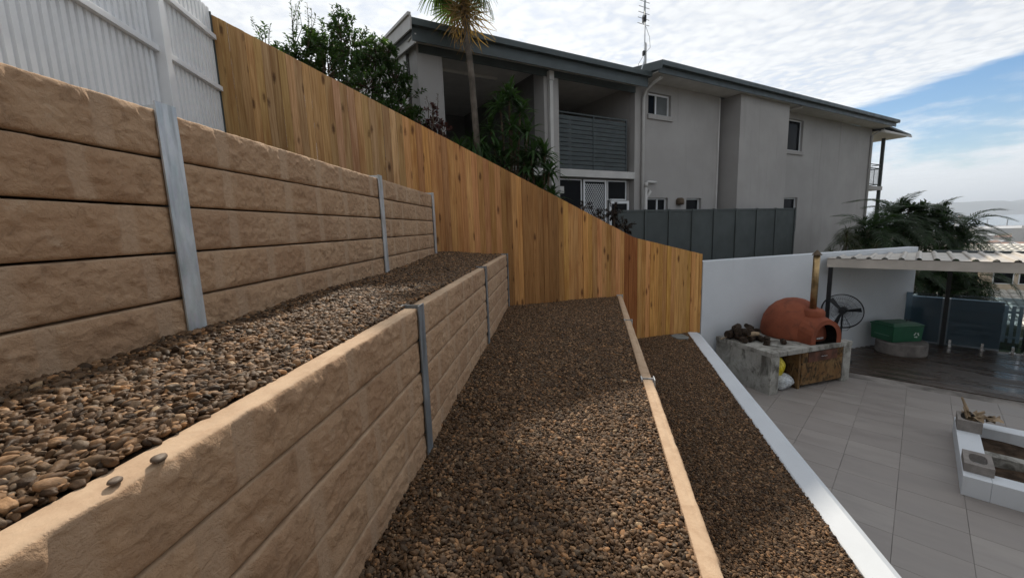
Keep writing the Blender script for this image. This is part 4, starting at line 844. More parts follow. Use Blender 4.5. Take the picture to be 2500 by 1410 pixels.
# ---- terracotta wood-fired oven
OA = R(-78); oc = Vector(bpt(1.46, 0.78, BH)); ov = thing('pizza_oven', 'rounded terracotta wood-fired oven standing on the concrete bench', 'oven', oc, OA)   # local +x points out of the mouth
prof = [(0.57, 0.0), (0.585, 0.06), (0.575, 0.22), (0.53, 0.40), (0.45, 0.55), (0.33, 0.67), (0.19, 0.745), (0.07, 0.772), (0.01, 0.775)]
pr = []
for (a, b), (c, d) in zip(prof, prof[1:]):
    for t in (0, 0.5): pr.append((a + (c - a) * t, b + (d - b) * t))
pr.append(prof[-1]); mb = MB(); mb.lathe(pr, (0, 0, 0.003), 40, 0.012); mb.build('dome', CLAY, ov, smooth=True)
def arch_pts(w, h, n=14): return [(-w, 0)] + [(-w * math.cos(math.pi * k / n), max(0.0, h - w * 1.05) + w * 1.05 * math.sin(math.pi * k / n)) for k in range(n + 1)] + [(w, 0)]
def arch(name, x0, x1, w0, h0, w1, h1, iw, ih, mat, parent):
    o0, o1, i1 = arch_pts(w0, h0), arch_pts(w1, h1), arch_pts(iw, ih); n = len(o0); vs = [(x0, y, z + 0.003) for y, z in o0] + [(x1, y, z + 0.003) for y, z in o1] + [(x1, y, z + 0.003) for y, z in i1] + [(x0, y, z + 0.003) for y, z in i1]
    fs = [];
    for k in range(n - 1): fs += [(k, k + 1, n + k + 1, n + k), (n + k, n + k + 1, 2 * n + k + 1, 2 * n + k), (2 * n + k, 2 * n + k + 1, 3 * n + k + 1, 3 * n + k)]
    mb = MB(); mb.add(vs, fs); return mb.build(name, mat, parent, smooth=False)
arch('entrance_arch', 0.25, 0.74, 0.37, 0.60, 0.35, 0.46, 0.245, 0.375, CLAY, ov)
MOUTH_DARK = plain('soot_and_unlit_black', (0.008, 0.007, 0.006), 0.95, 0.05)  # mouth lining coloured black for soot and for the unlit depth inside
mb = MB(); n_ = 17; ia = arch_pts(0.243, 0.373); vs = [(0.735, y, z + 0.004) for y, z in ia] + [(0.10, y, z + 0.004) for y, z in ia]; k_ = len(ia); mb.add(vs, [(i, i + 1, k_ + i + 1, k_ + i) for i in range(k_ - 1)] + [tuple(range(k_, 2 * k_))] + [(0, k_ - 1, 2 * k_ - 1, k_)]); mb.build('oven_mouth', MOUTH_DARK, ov)
mb = MB(); mb.beam((0.62, -0.10, 0.08), (0.62, 0.06, 0.085), 0.02, 0.03); mb.build('ash_door_handle', CHROME, ov)
mb = MB(); mb.lathe([(0.19, 0.40), (0.185, 0.585), (0.15, 0.625), (0.06, 0.63)], (0.44, 0, 0), 20); mb.build('flue_collar', CLAY, ov, smooth=True)
fl = MB(); fl.tube([(0.42, 0, 0.60), (0.42, 0, 1.67)], 0.057, 18); fo = fl.build('flue_pipe', BRASS, ov, smooth=True)
mb = MB(); mb.lathe([(0.085, 1.68), (0.08, 1.69), (0.012, 1.77), (0.002, 1.775)], (0.42, 0, 0), 16); mb.lathe([(0.045, 1.62), (0.045, 1.69)], (0.42, 0, 0), 10); mb.build('rain_cap', RUSTCAP, fo)

# ---- firewood, charcoal lumps and a stick on the bench
def log(label, x, y, z, L, r, rz, tilt=0.0, mat=BARK, seed=0):
    mb = MB(); rg = random.Random(seed); pts = [(-L / 2 + L * k / 5, rg.uniform(-0.008, 0.008), rg.uniform(-0.006, 0.006)) for k in range(6)]
    mb.tube(pts, [r * rg.uniform(0.85, 1.1) for _ in pts], 9); o = mb.build('firewood', mat, None, smooth=False); p = bpt(x, y, z); o.location = p; o.rotation_euler = (rg.uniform(0, 6), tilt, BA + rz); return tag(o, label, 'firewood', 'firewood on the oven bench')
FW = 'charred log in the firewood pile on the oven bench beside the white wall'
for k, (x, y, z, L, r, rz, tl) in enumerate([(0.14, 0.80, 0.865, 0.34, 0.062, 1.2, 0), (0.26, 0.95, 0.87, 0.38, 0.065, 1.0, 0.05), (0.22, 0.84, 0.975, 0.36, 0.055, 1.3, 0.08), (0.38, 0.75, 0.86, 0.34, 0.058, 0.4, 0), (0.42, 1.02, 0.865, 0.40, 0.055, 0.2, 0), (0.56, 0.86, 0.86, 0.32, 0.05, 0.7, 0), (0.62, 1.04, 0.87, 0.34, 0.06, -0.3, 0.1), (0.17, 1.08, 0.885, 0.30, 0.085, 0.3, 0), (0.36, 0.92, 0.965, 0.3, 0.055, -0.4, 0.1), (0.68, 1.12, 0.97, 0.3, 0.045, 0.3, 0.35), (0.16, 0.92, 1.0, 0.28, 0.07, 0.9, 0.05), (0.26, 1.05, 1.02, 0.3, 0.06, 0.5, 0.1), (0.50, 0.98, 0.955, 0.34, 0.055, 0.6, 0.05), (0.48, 0.68, 0.86, 0.26, 0.058, 1.1, 0), (0.66, 0.90, 0.93, 0.28, 0.05, 0.9, 0.15)]): log(FW, x, y, z, L, r, rz, tl, seed=k)
log('pale split piece of wood resting on the charred firewood pile', 0.33, 0.72, 0.945, 0.24, 0.048, -0.25, 0.0, CUTWOOD, 31)
log('short stubby log end standing at the edge of the firewood pile', 0.36, 0.42, 0.875, 0.15, 0.062, 0.2, 1.45, BARK, 32)
log('short dark log lying alone on the bench in front of the oven', 0.70, 0.36, 0.848, 0.15, 0.046, 0.9, 0.0, BARK, 33)
log('thin dry stick poking out past the bench end towards the white wall', 0.02, 1.05, 0.835, 0.42, 0.012, 0.25, 0.0, CUTWOOD, 34)

# ---- pedestal fan
fb_ = Vector((7.26, 8.80, -3.2)); fn = thing('pedestal_fan', 'black pedestal fan with round wire cage behind the oven', 'fan', fb_, R(-48))       # local -y faces the viewer
mb = MB(); mb.lathe([(0.24, 0), (0.24, 0.025), (0.05, 0.05), (0.03, 0.06)], (0, 0, 0.004), 24); mb.build('base', BLACK, fn)
mb = MB(); mb.tube([(0, 0, 0.05), (0, 0, 1.12)], 0.018, 10); mb.build('pole', BLACK, fn)
mb = MB(); mb.tube([(0, -0.08, 1.15), (0, 0.0, 1.15), (0, 0.12, 1.15), (0, 0.2, 1.15)], [0.05, 0.075, 0.075, 0.04], 14); mb.build('motor', BLACK, fn, smooth=True)
def ring(mb, r, y, t, n=40): mb.tube([(r * math.cos(2 * math.pi * k / n), y, 1.15 + r * math.sin(2 * math.pi * k / n)) for k in range(n + 1)], t, 6, cap=False)
cg = MB(); ring(cg, 0.37, -0.10, 0.010); ring(cg, 0.365, -0.02, 0.006); ring(cg, 0.19, -0.135, 0.0025); ring(cg, 0.28, -0.125, 0.0025)
for k in range(56):
    a = 2 * math.pi * k / 56; c, s_ = math.cos(a), math.sin(a)
    cg.tube([(0.05 * c, -0.145, 1.15 + 0.05 * s_), (0.25 * c, -0.135, 1.15 + 0.25 * s_), (0.365 * c, -0.10, 1.15 + 0.365 * s_)], 0.0022, 4, cap=False)
    cg.tube([(0.365 * c, -0.02, 1.15 + 0.365 * s_), (0.08 * c, 0.06, 1.15 + 0.08 * s_)], 0.0022, 4, cap=False)
cg.build('wire_cage', BLACK, fn)
mb = MB(); mb.tube([(0, -0.15, 1.15), (0, -0.05, 1.15)], 0.05, 14); mb.build('hub', BLACK, fn)
for k in range(3):
    a = R(12 + 120 * k); c, s_ = math.cos(a), math.sin(a); mb = MB(); mb.add([(0.05 * c - 0.02 * s_, -0.09, 1.15 + 0.05 * s_ + 0.02 * c), (0.05 * c + 0.02 * s_, -0.06, 1.15 + 0.05 * s_ - 0.02 * c), (0.33 * c + 0.055 * s_, -0.045, 1.15 + 0.33 * s_ - 0.055 * c), (0.33 * c - 0.045 * s_, -0.095, 1.15 + 0.33 * s_ + 0.045 * c)], [(0, 1, 2, 3)]); mb.build('blade', BLACK, fn)
mb = MB(); mb.tube([(0.02, 0.1, 1.02), (0.12, 0.05, 0.85), (0.16, 0.0, 0.80), (0.10, 0, 0.72), (0.02, 0.02, 0.7)], 0.005, 6); mb.build('power_cord', BLACK, fn, smooth=True)

# ---- concrete drum seat with the green box on it
dr = Vector((9.04, 9.22, -3.2)); mb = MB(); mb.lathe([(0.44, 0.006), (0.455, 0.03), (0.455, 0.27), (0.44, 0.298), (0.30, 0.303), (0.02, 0.303)], (0, 0, 0), 48, 0.004)
o = mb.build('concrete_drum', plain('cast_concrete', (0.19, 0.175, 0.165), 0.95, 0.1, var=0.2, scale=5, bump=0.4, bscale=30, bdist=0.006), None, smooth=False); o.location = dr; tag(o, 'wide round concrete drum standing on the deck by the white wall', 'drum')
bx = thing('storage_box', 'dark green plastic storage box with white emblem on the concrete drum', 'box', (dr.x - 0.05, dr.y + 0.10, -3.2 + 0.304), R(3))
def taper_box(mb, a0, b0, z0, a1, b1, z1): mb.add([(-a0, -b0, z0), (a0, -b0, z0), (a0, b0, z0), (-a0, b0, z0), (-a1, -b1, z1), (a1, -b1, z1), (a1, b1, z1), (-a1, b1, z1)], [(3, 2, 1, 0), (4, 5, 6, 7), (0, 1, 5, 4), (1, 2, 6, 5), (2, 3, 7, 6), (3, 0, 4, 7)]); return mb
taper_box(MB(), 0.35, 0.27, 0.0, 0.365, 0.285, 0.34).build('box_body', GREENP, bx, bevel=0.015)
taper_box(taper_box(MB(), 0.375, 0.295, 0.342, 0.38, 0.30, 0.375), 0.37, 0.29, 0.3755, 0.30, 0.21, 0.42).build('lid', GREENP, bx, bevel=0.006)
mb = MB(); mb.tube([(0.20, -0.02, 0.415), (0.20, -0.02, 0.455), (0.30, -0.02, 0.455), (0.30, -0.02, 0.40)], 0.010, 6); mb.build('handle', BLACK, bx)
INK = plain('white_print', (0.55, 0.60, 0.57), 0.6, 0.2); mb = MB()
for k in range(3):                                                       # three chasing arrows round a triangle
    a0 = R(90 + 120 * k + 14); a1 = R(90 + 120 * (k + 1) - 22); p = Vector((0.20 + 0.062 * math.cos(a0), 0, 0.155 + 0.062 * math.sin(a0))); q = Vector((0.20 + 0.062 * math.cos(a1), 0, 0.155 + 0.062 * math.sin(a1)))
    yo = lambda z: -0.27 - 0.015 * z / 0.34 - 0.004
    d = (q - p).normalized(); nrm = Vector((-d.z, 0, d.x)); h = q - d * 0.03
    pts = [p + nrm * 0.012, p - nrm * 0.012, h - nrm * 0.012, h + nrm * 0.012]; mb.add([(t.x, yo(t.z), t.z) for t in pts], [(0, 1, 2, 3)])
    pts = [h + nrm * 0.026, h - nrm * 0.026, q]; mb.add([(t.x, yo(t.z), t.z) for t in pts], [(0, 1, 2)])
mb.build('emblem', INK, bx)
mb = MB(); mb.add([(-0.3595, -0.19, 0.128), (-0.3595, 0.18, 0.128), (-0.3602, 0.18, 0.142), (-0.3602, -0.19, 0.142)], [(0, 1, 2, 3)]); mb.build('printed_line', plain('faded_print', (0.16, 0.26, 0.21), 0.6, 0.2), bx)

# ---- beyond the glass: pale slat fence and dark gate
sf = thing('slat_fence', 'pale upright slat fence beyond the glass pool fence', 'fence', (0, 0, -3.6), R(-45))
for k in range(26): mb = MB(); v = 1.35 + k * 0.125; mb.box(v, v + 0.07, 16.6, 16.63, 0, 1.13); mb.build('slat', plain('pale_blue_slat', (0.42, 0.47, 0.50), 0.6, 0.3) if k == 0 else bpy.data.materials['pale_blue_slat'], sf)
for z in (0.25, 0.93): mb = MB(); mb.box(1.3, 4.6, 16.632, 16.67, z, z + 0.06); mb.build('rail', bpy.data.materials['pale_blue_slat'], sf)
mg = thing('pool_gate', 'dark blue-black steel bar gate beyond the glass fence', 'gate', (0, 0, -3.4), R(-45))
for k in range(14): mb = MB(); v = 1.95 + k * 0.12; mb.box(v - 0.012, v + 0.012, 15.3, 15.324, 0.05, 1.25); mb.build('bar', BLACK, mg)
for z in (0.1, 1.25): mb = MB(); mb.box(1.9, 3.6, 15.295, 15.33, z, z + 0.05); mb.build('rail', BLACK, mg)
struct(grid_sheet('lawn', plain('dark_lawn', (0.022, 0.036, 0.016), 0.9, 0.1, var=0.4, scale=6, bump=0.6, bscale=60, bdist=0.03), lambda u, v: vw(-2.5 + u * 8, 14.3 + v * 4.5), 10, 6, lambda x, y: -3.45 + 0 * x))

# ------------------------------------------------------------------ plants
def leaf_quads(mb, p, d, up, L, w, fold=0.25):
    """one pointed leaf, two faces folded along the midrib"""
    d = d.normalized(); x = d.cross(up)
    if x.length < 0.05: x = d.cross(Vector((1, 0.2, 0)))
    x.normalize(); n = x.cross(d); a = p; b = p + d * L * 0.45 + n * L * 0.03; t = p + d * L - n * L * 0.10
    mb.add([a, b + x * w / 2 + n * w * fold, t, b - x * w / 2 + n * w * fold, b], [(0, 1, 2, 4), (0, 4, 2, 3)])
def shrub(name, label, cat, base, blobs, nleaf, leaf, mat, seed, stems=9, sticks=()):
    """stems from the base into each clump, leaf clusters at twig tips, gaps between clumps"""
    rg = random.Random(seed); root = thing(name, label, cat, base); base = Vector(base); wood = MB(); fo = MB()
    tot = sum(b[3] for b in blobs)
    for (bx_, by_, bz_, wgt, rx, ry, rz) in blobs:
        c = Vector((bx_, by_, bz_)) - base
        wood.tube([Vector((rg.uniform(-.2, .2), rg.uniform(-.2, .2), -0.05)), c * 0.5 + Vector((rg.uniform(-.15, .15), rg.uniform(-.15, .15), 0)), c], [0.035, 0.025, 0.012], 6)
        n = int(nleaf * wgt / tot); ntw = max(3, n // 22)
        for _ in range(ntw):
            while True:
                q = Vector((rg.uniform(-1, 1), rg.uniform(-1, 1), rg.uniform(-1, 1)))
                if 0.25 < q.length < 1: break
            q = q * (0.75 + 0.5 * rg.random()); e = c + Vector((q.x * rx, q.y * ry, q.z * rz)); s0 = c + (e - c) * 0.25
            wood.tube([s0, (s0 + e) / 2 + Vector((0, 0, 0.02)), e], [0.009, 0.006, 0.003], 4); ax = ((e - c).normalized() + Vector((0, 0, 0.5))).normalized()
            for k in range(22):
                t = 0.35 + 0.75 * k / 22; p = s0.lerp(e, t); a = rg.uniform(0, 6.28)
                o = ax.cross(Vector((math.cos(a), math.sin(a), 0.3))).normalized(); dd = (o + ax * rg.uniform(0.2, 0.9)).normalized()
                leaf_quads(fo, p, dd, Vector((rg.uniform(-.4, .4), rg.uniform(-.4, .4), 1)), leaf[0] * rg.uniform(0.7, 1.25), leaf[1] * rg.uniform(0.8, 1.2))
    for (p0, p1, cnt) in sticks:                                        # long whippy shoots with sparse leaves
        p0 = Vector(p0) - base; p1 = Vector(p1) - base; mid = (p0 + p1) / 2 + Vector((rg.uniform(-.1, .1), 0, 0.03)); wood.tube([p0, mid, p1], [0.008, 0.006, 0.003], 4)
        for k in range(cnt):
            t = 0.25 + 0.75 * k / cnt; p = p0.lerp(p1, t); a = rg.uniform(0, 6.28); leaf_quads(fo, p, Vector((math.cos(a), math.sin(a), 0.7)), Vector((0, 0, 1)), leaf[0] * 0.7, leaf[1] * 0.7)
    wood.build('branches', TWIG, root); fo.build('foliage', mat, root); return root
# the big glossy shrub behind the fence
SB = [(-4.15, 7.7, 3.15, 0.6, .28, .3, .42), (-3.75, 7.9, 3.05, 1.0, .42, .4, .5), (-3.25, 8.1, 3.25, 1.3, .5, .5, .6), (-2.75, 8.0, 3.30, 1.3, .45, .5, .55), (-2.95, 8.0, 3.75, .45, .22, .25, .35), (-2.35, 8.1, 3.15, 1.1, .45, .5, .5), (-2.0, 8.1, 2.75, .9, .35, .4, .45),
      (-1.9, 8.0, 2.3, .9, .4, .4, .4), (-2.5, 7.9, 2.6, 1.2, .55, .5, .5), (-3.2, 7.8, 2.75, 1.2, .6, .5, .5), (-3.9, 7.6, 2.75, .9, .4, .4, .4), (-1.7, 7.9, 1.9, .7, .35, .35, .4), (-2.35, 7.7, 2.1, .8, .4, .4, .35), (-2.15, 8.05, 3.2, .5, .25, .3, .35), (-4.2, 7.6, 2.9, .5, .3, .3, .3), (-3.5, 8.2, 3.5, .6, .3, .3, .3)]
sticks = [((-3.75, 7.9, 3.3), (-3.72 + .2 * k / 3, 7.9, 4.15 - 0.12 * (k % 3)), 26) for k in range(4)] + [((-3.5, 7.9, 3.3), (-3.44 + .07 * k, 7.9, 4.05 - .1 * k), 22) for k in range(3)] + [((-3.0, 8, 3.6), (-3.05, 8, 4.05), 16), ((-4.2, 7.7, 3.2), (-4.35, 7.7, 3.75), 18), ((-4.1, 7.7, 3.2), (-4.02, 7.7, 3.62), 14), ((-2.8, 8, 3.6), (-2.75, 8, 3.98), 14)]
shrub('shrub', 'large glossy dark green shrub rising behind the timber fence', 'shrub', (-3.0, 7.9, 0.9), SB, 15000, (0.085, 0.036), LEAF_SHRUB, 3, sticks=sticks)
shrub('shrub', 'small dark red-leaved shrub beside the house column', 'shrub', (-1.35, 7.75, 0.2), [(-1.35, 7.75, 1.9, 1, .22, .2, .25), (-1.15, 7.75, 1.75, 1, .2, .2, .25), (-1.5, 7.7, 1.7, 1, .2, .2, .25), (-1.3, 7.7, 2.1, .5, .15, .15, .15), (-1.25, 7.7, 1.5, 1, .3, .2, .2)], 1500, (0.06, 0.026), LEAF_RED, 8, sticks=[((-1.4, 7.75, 2.0), (-1.42, 7.75, 2.38), 12), ((-1.25, 7.75, 2.0), (-1.2, 7.75, 2.42), 12)])
shrub('shrub', 'low dark bush in front of the mesh security door', 'shrub', (2.15, 8.6, -1.4), [(2.15, 8.6, 0.2, 1, .3, .25, .3), (1.85, 8.55, 0.1, 1, .25, .2, .3), (2.35, 8.65, -0.1, 1, .25, .2, .25), (1.5, 8.5, 0.35, .5, .18, .15, .22)], 1500, (0.06, 0.025), m_leaf('dark_bush_leaf', (0.022, 0.015, 0.014), 0.25), 12)

def frond_mesh(L, n, leafL, droop, seed, mat, wleaf=0.032, name='frond'):
    """pinnate palm frond along +x, leaflets both sides"""
    rg = random.Random(seed); mb = MB(); pts = []
    for k in range(13): t = k / 12; pts.append(Vector((L * t * (1 - 0.16 * t * droop), 0, L * (0.42 * t - (0.42 + 0.38 * droop) * t * t))))
    mb.tube(pts, [0.016 * (1 - 0.85 * k / 12) + 0.002 for k in range(13)], 5)
    for i in range(n):
        t = 0.16 + 0.84 * i / (n - 1); f = t * 12; k = min(11, int(f)); p = pts[k].lerp(pts[k + 1], f - k); d = (pts[min(12, k + 1)] - pts[k]).normalized(); ll = leafL * (0.45 + 0.75 * math.sin(math.pi * min(1, 0.18 + 0.80 * t))) * rg.uniform(0.9, 1.08)
        for sgn in (-1, 1):
            side = Vector((0, sgn, 0)); out = (side * 0.86 + d * (0.45 + 0.5 * t) + Vector((0, 0, rg.uniform(0.02, 0.22)))).normalized()
            p1 = p + out * ll * 0.55; p2 = p + out * ll + Vector((0, 0, -ll * (0.14 + 0.16 * droop * rg.random()))); x = d * (wleaf / 2)
            mb.add([p - x * 0.5, p + x * 0.5, p1 + x, p1 - x, p2], [(0, 1, 2, 3), (3, 2, 4)])
    return mb.mesh(name, mat)
FRONDS = [frond_mesh(1.5, 32, 0.40, d, 40 + k, LEAF_PALM, 0.030) for k, d in enumerate((0.6, 0.9, 1.3, 1.8))]
def palm(label, base, trunk_h, nf, scale, seed, r=0.05, lean=(0, 0), fr=FRONDS, tilt=(-0.75, 0.5), name='palm', cat='palm', group=None):
    rg = random.Random(seed); root = thing(name, label, cat, base, 0, group); mb = MB(); top = Vector((lean[0], lean[1], trunk_h))
    mb.tube([(0, 0, -0.3), (lean[0] * 0.3, lean[1] * 0.3, trunk_h * 0.5), top], [r * 1.25, r, r * 0.8], 9); mb.build('trunk', TRUNK, root, smooth=True)
    for k in range(nf):
        a = 2 * math.pi * k * 0.382 + rg.uniform(-0.25, 0.25); ti = tilt[0] + (tilt[1] - tilt[0]) * (k / max(1, nf - 1)) + rg.uniform(-0.12, 0.12); s_ = scale * rg.uniform(0.85, 1.12)
        o = put('frond', rg.choice(fr), root, loc=top + Vector((0, 0, -0.02 * k)), rot=(rg.uniform(-0.3, 0.3), ti, a)); o.scale = (s_, s_, s_)
    return root
palm('feather palm with a tall arching crown against the house end', (12.75, 13.6, -2.9), 2.75, 22, 1.0, 2, tilt=(-1.15, 0.5))
palm('feather palm behind the white wall with fronds against the grey wall', (11.3, 13.0, -2.6), 2.15, 18, 0.85, 5, tilt=(-0.9, 0.6))
palm('feather palm with one frond pointing out over the sea', (13.8, 13.6, -3.0), 2.6, 20, 0.95, 9, tilt=(-1.05, 0.6))
palm('outermost feather palm with fronds hanging over the pergola roof', (14.55, 13.2, -3.2), 2.7, 20, 0.8, 14, tilt=(-0.9, 0.8))
palm('low feather palm filling the gap under the taller crowns', (12.0, 12.3, -3.0), 1.5, 18, 0.8, 21, tilt=(-0.9, 0.7))
palm('low feather palm beside the end of the white wall', (13.2, 12.4, -3.2), 1.65, 18, 0.85, 24, tilt=(-0.9, 0.8))
palm('low feather palm drooping towards the glass fence', (12.6, 11.6, -3.4), 0.8, 15, 0.7, 27, tilt=(-0.7, 0.8))
palm('feather palm with fronds hanging in front of the tiled roof', (14.1, 12.3, -3.4), 1.6, 14, 0.9, 33, tilt=(-0.5, 1.0))
shrub('shrub', 'dense dark evergreen bush filling in under the feather palms', 'shrub', (12.8, 13.6, -3.4), [(11.6, 13.2, -0.7, 1, .6, .5, .6), (12.3, 13.5, -0.5, 1.2, .7, .5, .7), (13.1, 13.5, -0.4, 1.2, .7, .5, .7), (13.9, 13.5, -0.5, 1.2, .6, .5, .7), (14.5, 13.4, -0.8, 1, .5, .5, .6), (12.5, 12.6, -1.5, 1, .8, .5, .6), (13.6, 12.7, -1.6, 1, .8, .5, .7), (12.7, 12.0, -2.2, 1, .8, .5, .7), (13.5, 12.0, -2.4, 1, .6, .5, .6), (11.0, 12.7, -0.9, .8, .5, .4, .4), (12.9, 13.4, 0.1, .7, .6, .4, .4), (13.8, 13.4, 0.0, .6, .5, .4, .35)], 9000, (0.17, 0.06), LEAF_PALM, 52)
# fine-leaved plant by the metal fence
def spiky(label, base, heads, nl, L, w, mat, seed, name='strap_leaf_plant', droop=0.5, stem=0.03):
    rg = random.Random(seed); root = thing(name, label, 'plant', base); mb = MB(); fo = MB()
    for (hx, hy, hz) in heads:
        h = Vector((hx, hy, hz)); mb.tube([(hx * 0.2, hy * 0.2, -0.1), h * 0.55, h], [stem, stem * 0.8, stem * 0.7], 7)
        for k in range(nl):
            a = rg.uniform(0, 6.28); el = rg.uniform(-0.35, 1.35); d = Vector((math.cos(a) * math.cos(el), math.sin(a) * math.cos(el), math.sin(el))); l = L * rg.uniform(0.7, 1.15); p0 = h + d * 0.02 + Vector((0, 0, rg.uniform(-0.12, 0.06)))
            x = d.cross(Vector((0, 0, 1)))
            x = x.normalized() if x.length > 0.05 else Vector((1, 0, 0))
            prev = None; vs = []; fs = []
            for j in range(5):
                t = j / 4; p = p0 + d * l * t + Vector((0, 0, -droop * l * t * t * (0.6 + 0.5 * math.cos(el)))); ww = w * (0.55 + 1.3 * t * (1 - t) * 2) * (1 - t ** 3) + 0.001
                vs += [p - x * ww / 2, p + x * ww / 2]
                if j: fs.append((2 * j - 2, 2 * j - 1, 2 * j + 1, 2 * j))
            fo.add(vs, fs)
    mb.build('stem', TWIG, root); fo.build('foliage', mat, root); return root
spiky('fine-leaved grey-green tufted plant behind the white wall', (9.5, 11.6, -1.9), [(0, 0, 1.15), (0.35, 0.1, 0.85), (-0.4, 0, 0.8), (0.15, 0.2, 1.4), (0.7, 0.2, 0.75), (-0.15, 0.1, 0.6), (1.1, 0.3, 0.9)], 130, 0.42, 0.012, LEAF_GREY, 4, name='tufted_plant')
spiky('dark strap-leaved plants massed against the white wall end', (11.4, 12.4, -2.4), [(0, 0, 1.2), (0.5, 0.2, 1.0), (-0.6, 0.1, 1.0), (0.9, 0.4, 1.3), (1.4, 0.3, 0.9), (1.9, 0.3, 1.1), (-1.1, 0.2, 0.9), (2.4, 0.1, 0.9), (0.3, -0.1, 0.6), (1.2, -0.2, 0.5)], 70, 0.62, 0.05, LEAF_CORD, 6)
# strap-leaved plants in front of the verandas
spiky('tall leafy strap-leaved plant in front of the open veranda', (0.05, 8.1, -0.6), [(0.02, 0, 3.05), (-0.15, 0, 2.85), (0.22, 0.05, 2.75), (0.05, 0, 2.5), (-0.35, 0, 2.45), (0.35, 0, 2.35), (0.1, 0, 2.1), (-0.2, 0, 2.0), (-0.5, 0, 2.05), (0.45, 0, 2.0), (-0.05, 0, 1.75), (-0.4, 0, 1.65), (0.3, 0, 1.7)], 46, 0.42, 0.05, LEAF_CORD, 15, droop=0.42)
spiky('bushy strap-leaved plant against the middle house column', (0.62, 8.2, -0.8), [(0.10, 0, 2.2), (-0.15, 0, 2.0), (0.18, 0, 1.85), (-0.35, 0, 2.0), (0.0, 0, 1.5), (-0.5, 0, 1.6), (0.22, 0.0, 1.4), (-0.75, 0, 1.95), (-0.2, 0, 1.2), (0.05, 0, 1.1)], 48, 0.40, 0.05, LEAF_CORD, 18, droop=0.42)
spiky('grassy dark clump at the foot of the tall palm', (-0.65, 8.05, 0.2), [(0, 0, 1.35), (0.2, 0, 1.2), (-0.25, 0, 1.3), (0.35, 0, 0.9), (-0.1, 0, 0.9)], 110, 0.62, 0.016, LEAF_CORD, 22, droop=0.9, name='grass_clump')

# ---- tall fan palm with a skirt of dead leaves
def fan_mesh(seed, mat, L=0.62, n=26, droop=0.5, pet=0.55, wmax=0.036):
    rg = random.Random(seed); mb = MB(); mb.tube([(0, 0, 0), (pet * 0.5, 0, 0.05), (pet, 0, 0.0)], [0.011, 0.008, 0.006], 5); c = Vector((pet, 0, 0))
    for k in range(n):
        a = R(-125 + 250 * k / (n - 1)); d = Vector((math.cos(a), math.sin(a), rg.uniform(-0.04, 0.06))); x = Vector((-math.sin(a), math.cos(a), 0)); l = L * (0.72 + 0.28 * math.cos(a * 0.7)) * rg.uniform(0.9, 1.08); vs = []; fs = []
        for j in range(5):
            t = j / 4; w = wmax * (t * 1.6 if t < 0.5 else 1.6 * (1 - t)) + 0.003; p = c + d * l * t + Vector((0, 0, -droop * l * max(0, t - 0.35) ** 1.5)); vs += [p - x * w / 2, p + x * w / 2 + Vector((0, 0, 0.008))]
            if j: fs.append((2 * j - 2, 2 * j - 1, 2 * j + 1, 2 * j))
        mb.add(vs, fs)
    return mb.mesh('frond', mat)
FG = [fan_mesh(70 + k, LEAF_FAN, 0.44, droop=0.5 + 0.35 * k, pet=0.34) for k in range(3)]; FD = [fan_mesh(80 + k, LEAF_DEAD, 0.70, droop=0.5 + 0.3 * k, n=16, pet=0.22, wmax=0.022) for k in range(3)]
pb = Vector((-0.58, 7.95, -0.2)); fp = thing('fan_palm', 'tall fan palm with brown dead skirt rising in front of the house', 'palm', pb); mb = MB()
mb.tube([(0.02, 0, -0.4), (0.03, 0, 1.6), (-0.02, 0, 2.9), (-0.10, 0, 4.1), (-0.14, 0, 4.55)], [0.072, 0.062, 0.058, 0.055, 0.05], 14); mb.build('trunk', TRUNK, fp, smooth=True)
tp = Vector((-0.14, 0, 4.5)); rg = random.Random(3)
for k in range(15):
    a = k * 2.4 + rg.uniform(-.2, .2); ti = -1.0 + 1.75 * (k / 14); o = put('frond', rg.choice(FG), fp, loc=tp + Vector((0, 0, 0.12 - 0.011 * k)), rot=(rg.uniform(-.35, .35), ti, a)); q = rg.uniform(0.85, 1.1); o.scale = (q, q, q)
for k in range(12):
    a = k * 2.4 + 0.7 + rg.uniform(-.2, .2); ti = 1.05 + 0.42 * (k / 11); o = put('frond', rg.choice(FD), fp, loc=tp + Vector((0.02, 0, -0.12 - 0.018 * k)), rot=(rg.uniform(-.4, .4), ti, a), label='brown dead frond' if k == 0 else None); q = rg.uniform(0.75, 1.0); o.scale = (q, q, q * 0.8)

# ------------------------------------------------------------------ beyond: tiled roofs, town, port
TILEROOF = plain('white_roof_tile', (0.56, 0.545, 0.50), 0.42, 0.45, var=0.12, scale=6); CREAM = plain('cream_house_wall', (0.52, 0.43, 0.33), 0.85, 0.2, var=0.06)
def tile_slope(parent, c, along, down, na, nd, ta=0.34, td=0.36, stuff=True):
    """a pitched slope of curved roof tiles, each course lapping the next"""
    mb = MB(); c = Vector(c); a = Vector(along).normalized(); d = Vector(down).normalized(); n = a.cross(d)
    if n.z < 0: n = -n
    for i in range(na):
        for j in range(nd):
            p = c + a * (i * ta) + d * (j * td); vs = []
            for k in range(4):
                h = (0.0, 0.055, 0.055, 0.0)[k]; x = (0.02, 0.10, 0.24, 0.32)[k] * ta / 0.34
                vs += [p + a * x + n * (h + 0.01), p + a * x + d * (td + 0.02) + n * (h + 0.05)]
            mb.add(vs, [(2 * k, 2 * k + 2, 2 * k + 3, 2 * k + 1) for k in range(3)])
            mb.add([p + a * 0.02 + d * td, p + a * ta * 1.0 + d * td, p + a * ta + d * (td + 0.02) + n * 0.05, p + a * 0.02 + d * (td + 0.02) + n * 0.05], [(0, 1, 2, 3)])
    mb.add([c, c + a * na * ta, c + a * na * ta + d * nd * td, c + d * nd * td], [(0, 1, 2, 3)])
    o = mb.build('roof_tiles', TILEROOF, parent); 
    if stuff: o['kind'] = 'stuff'
    return o
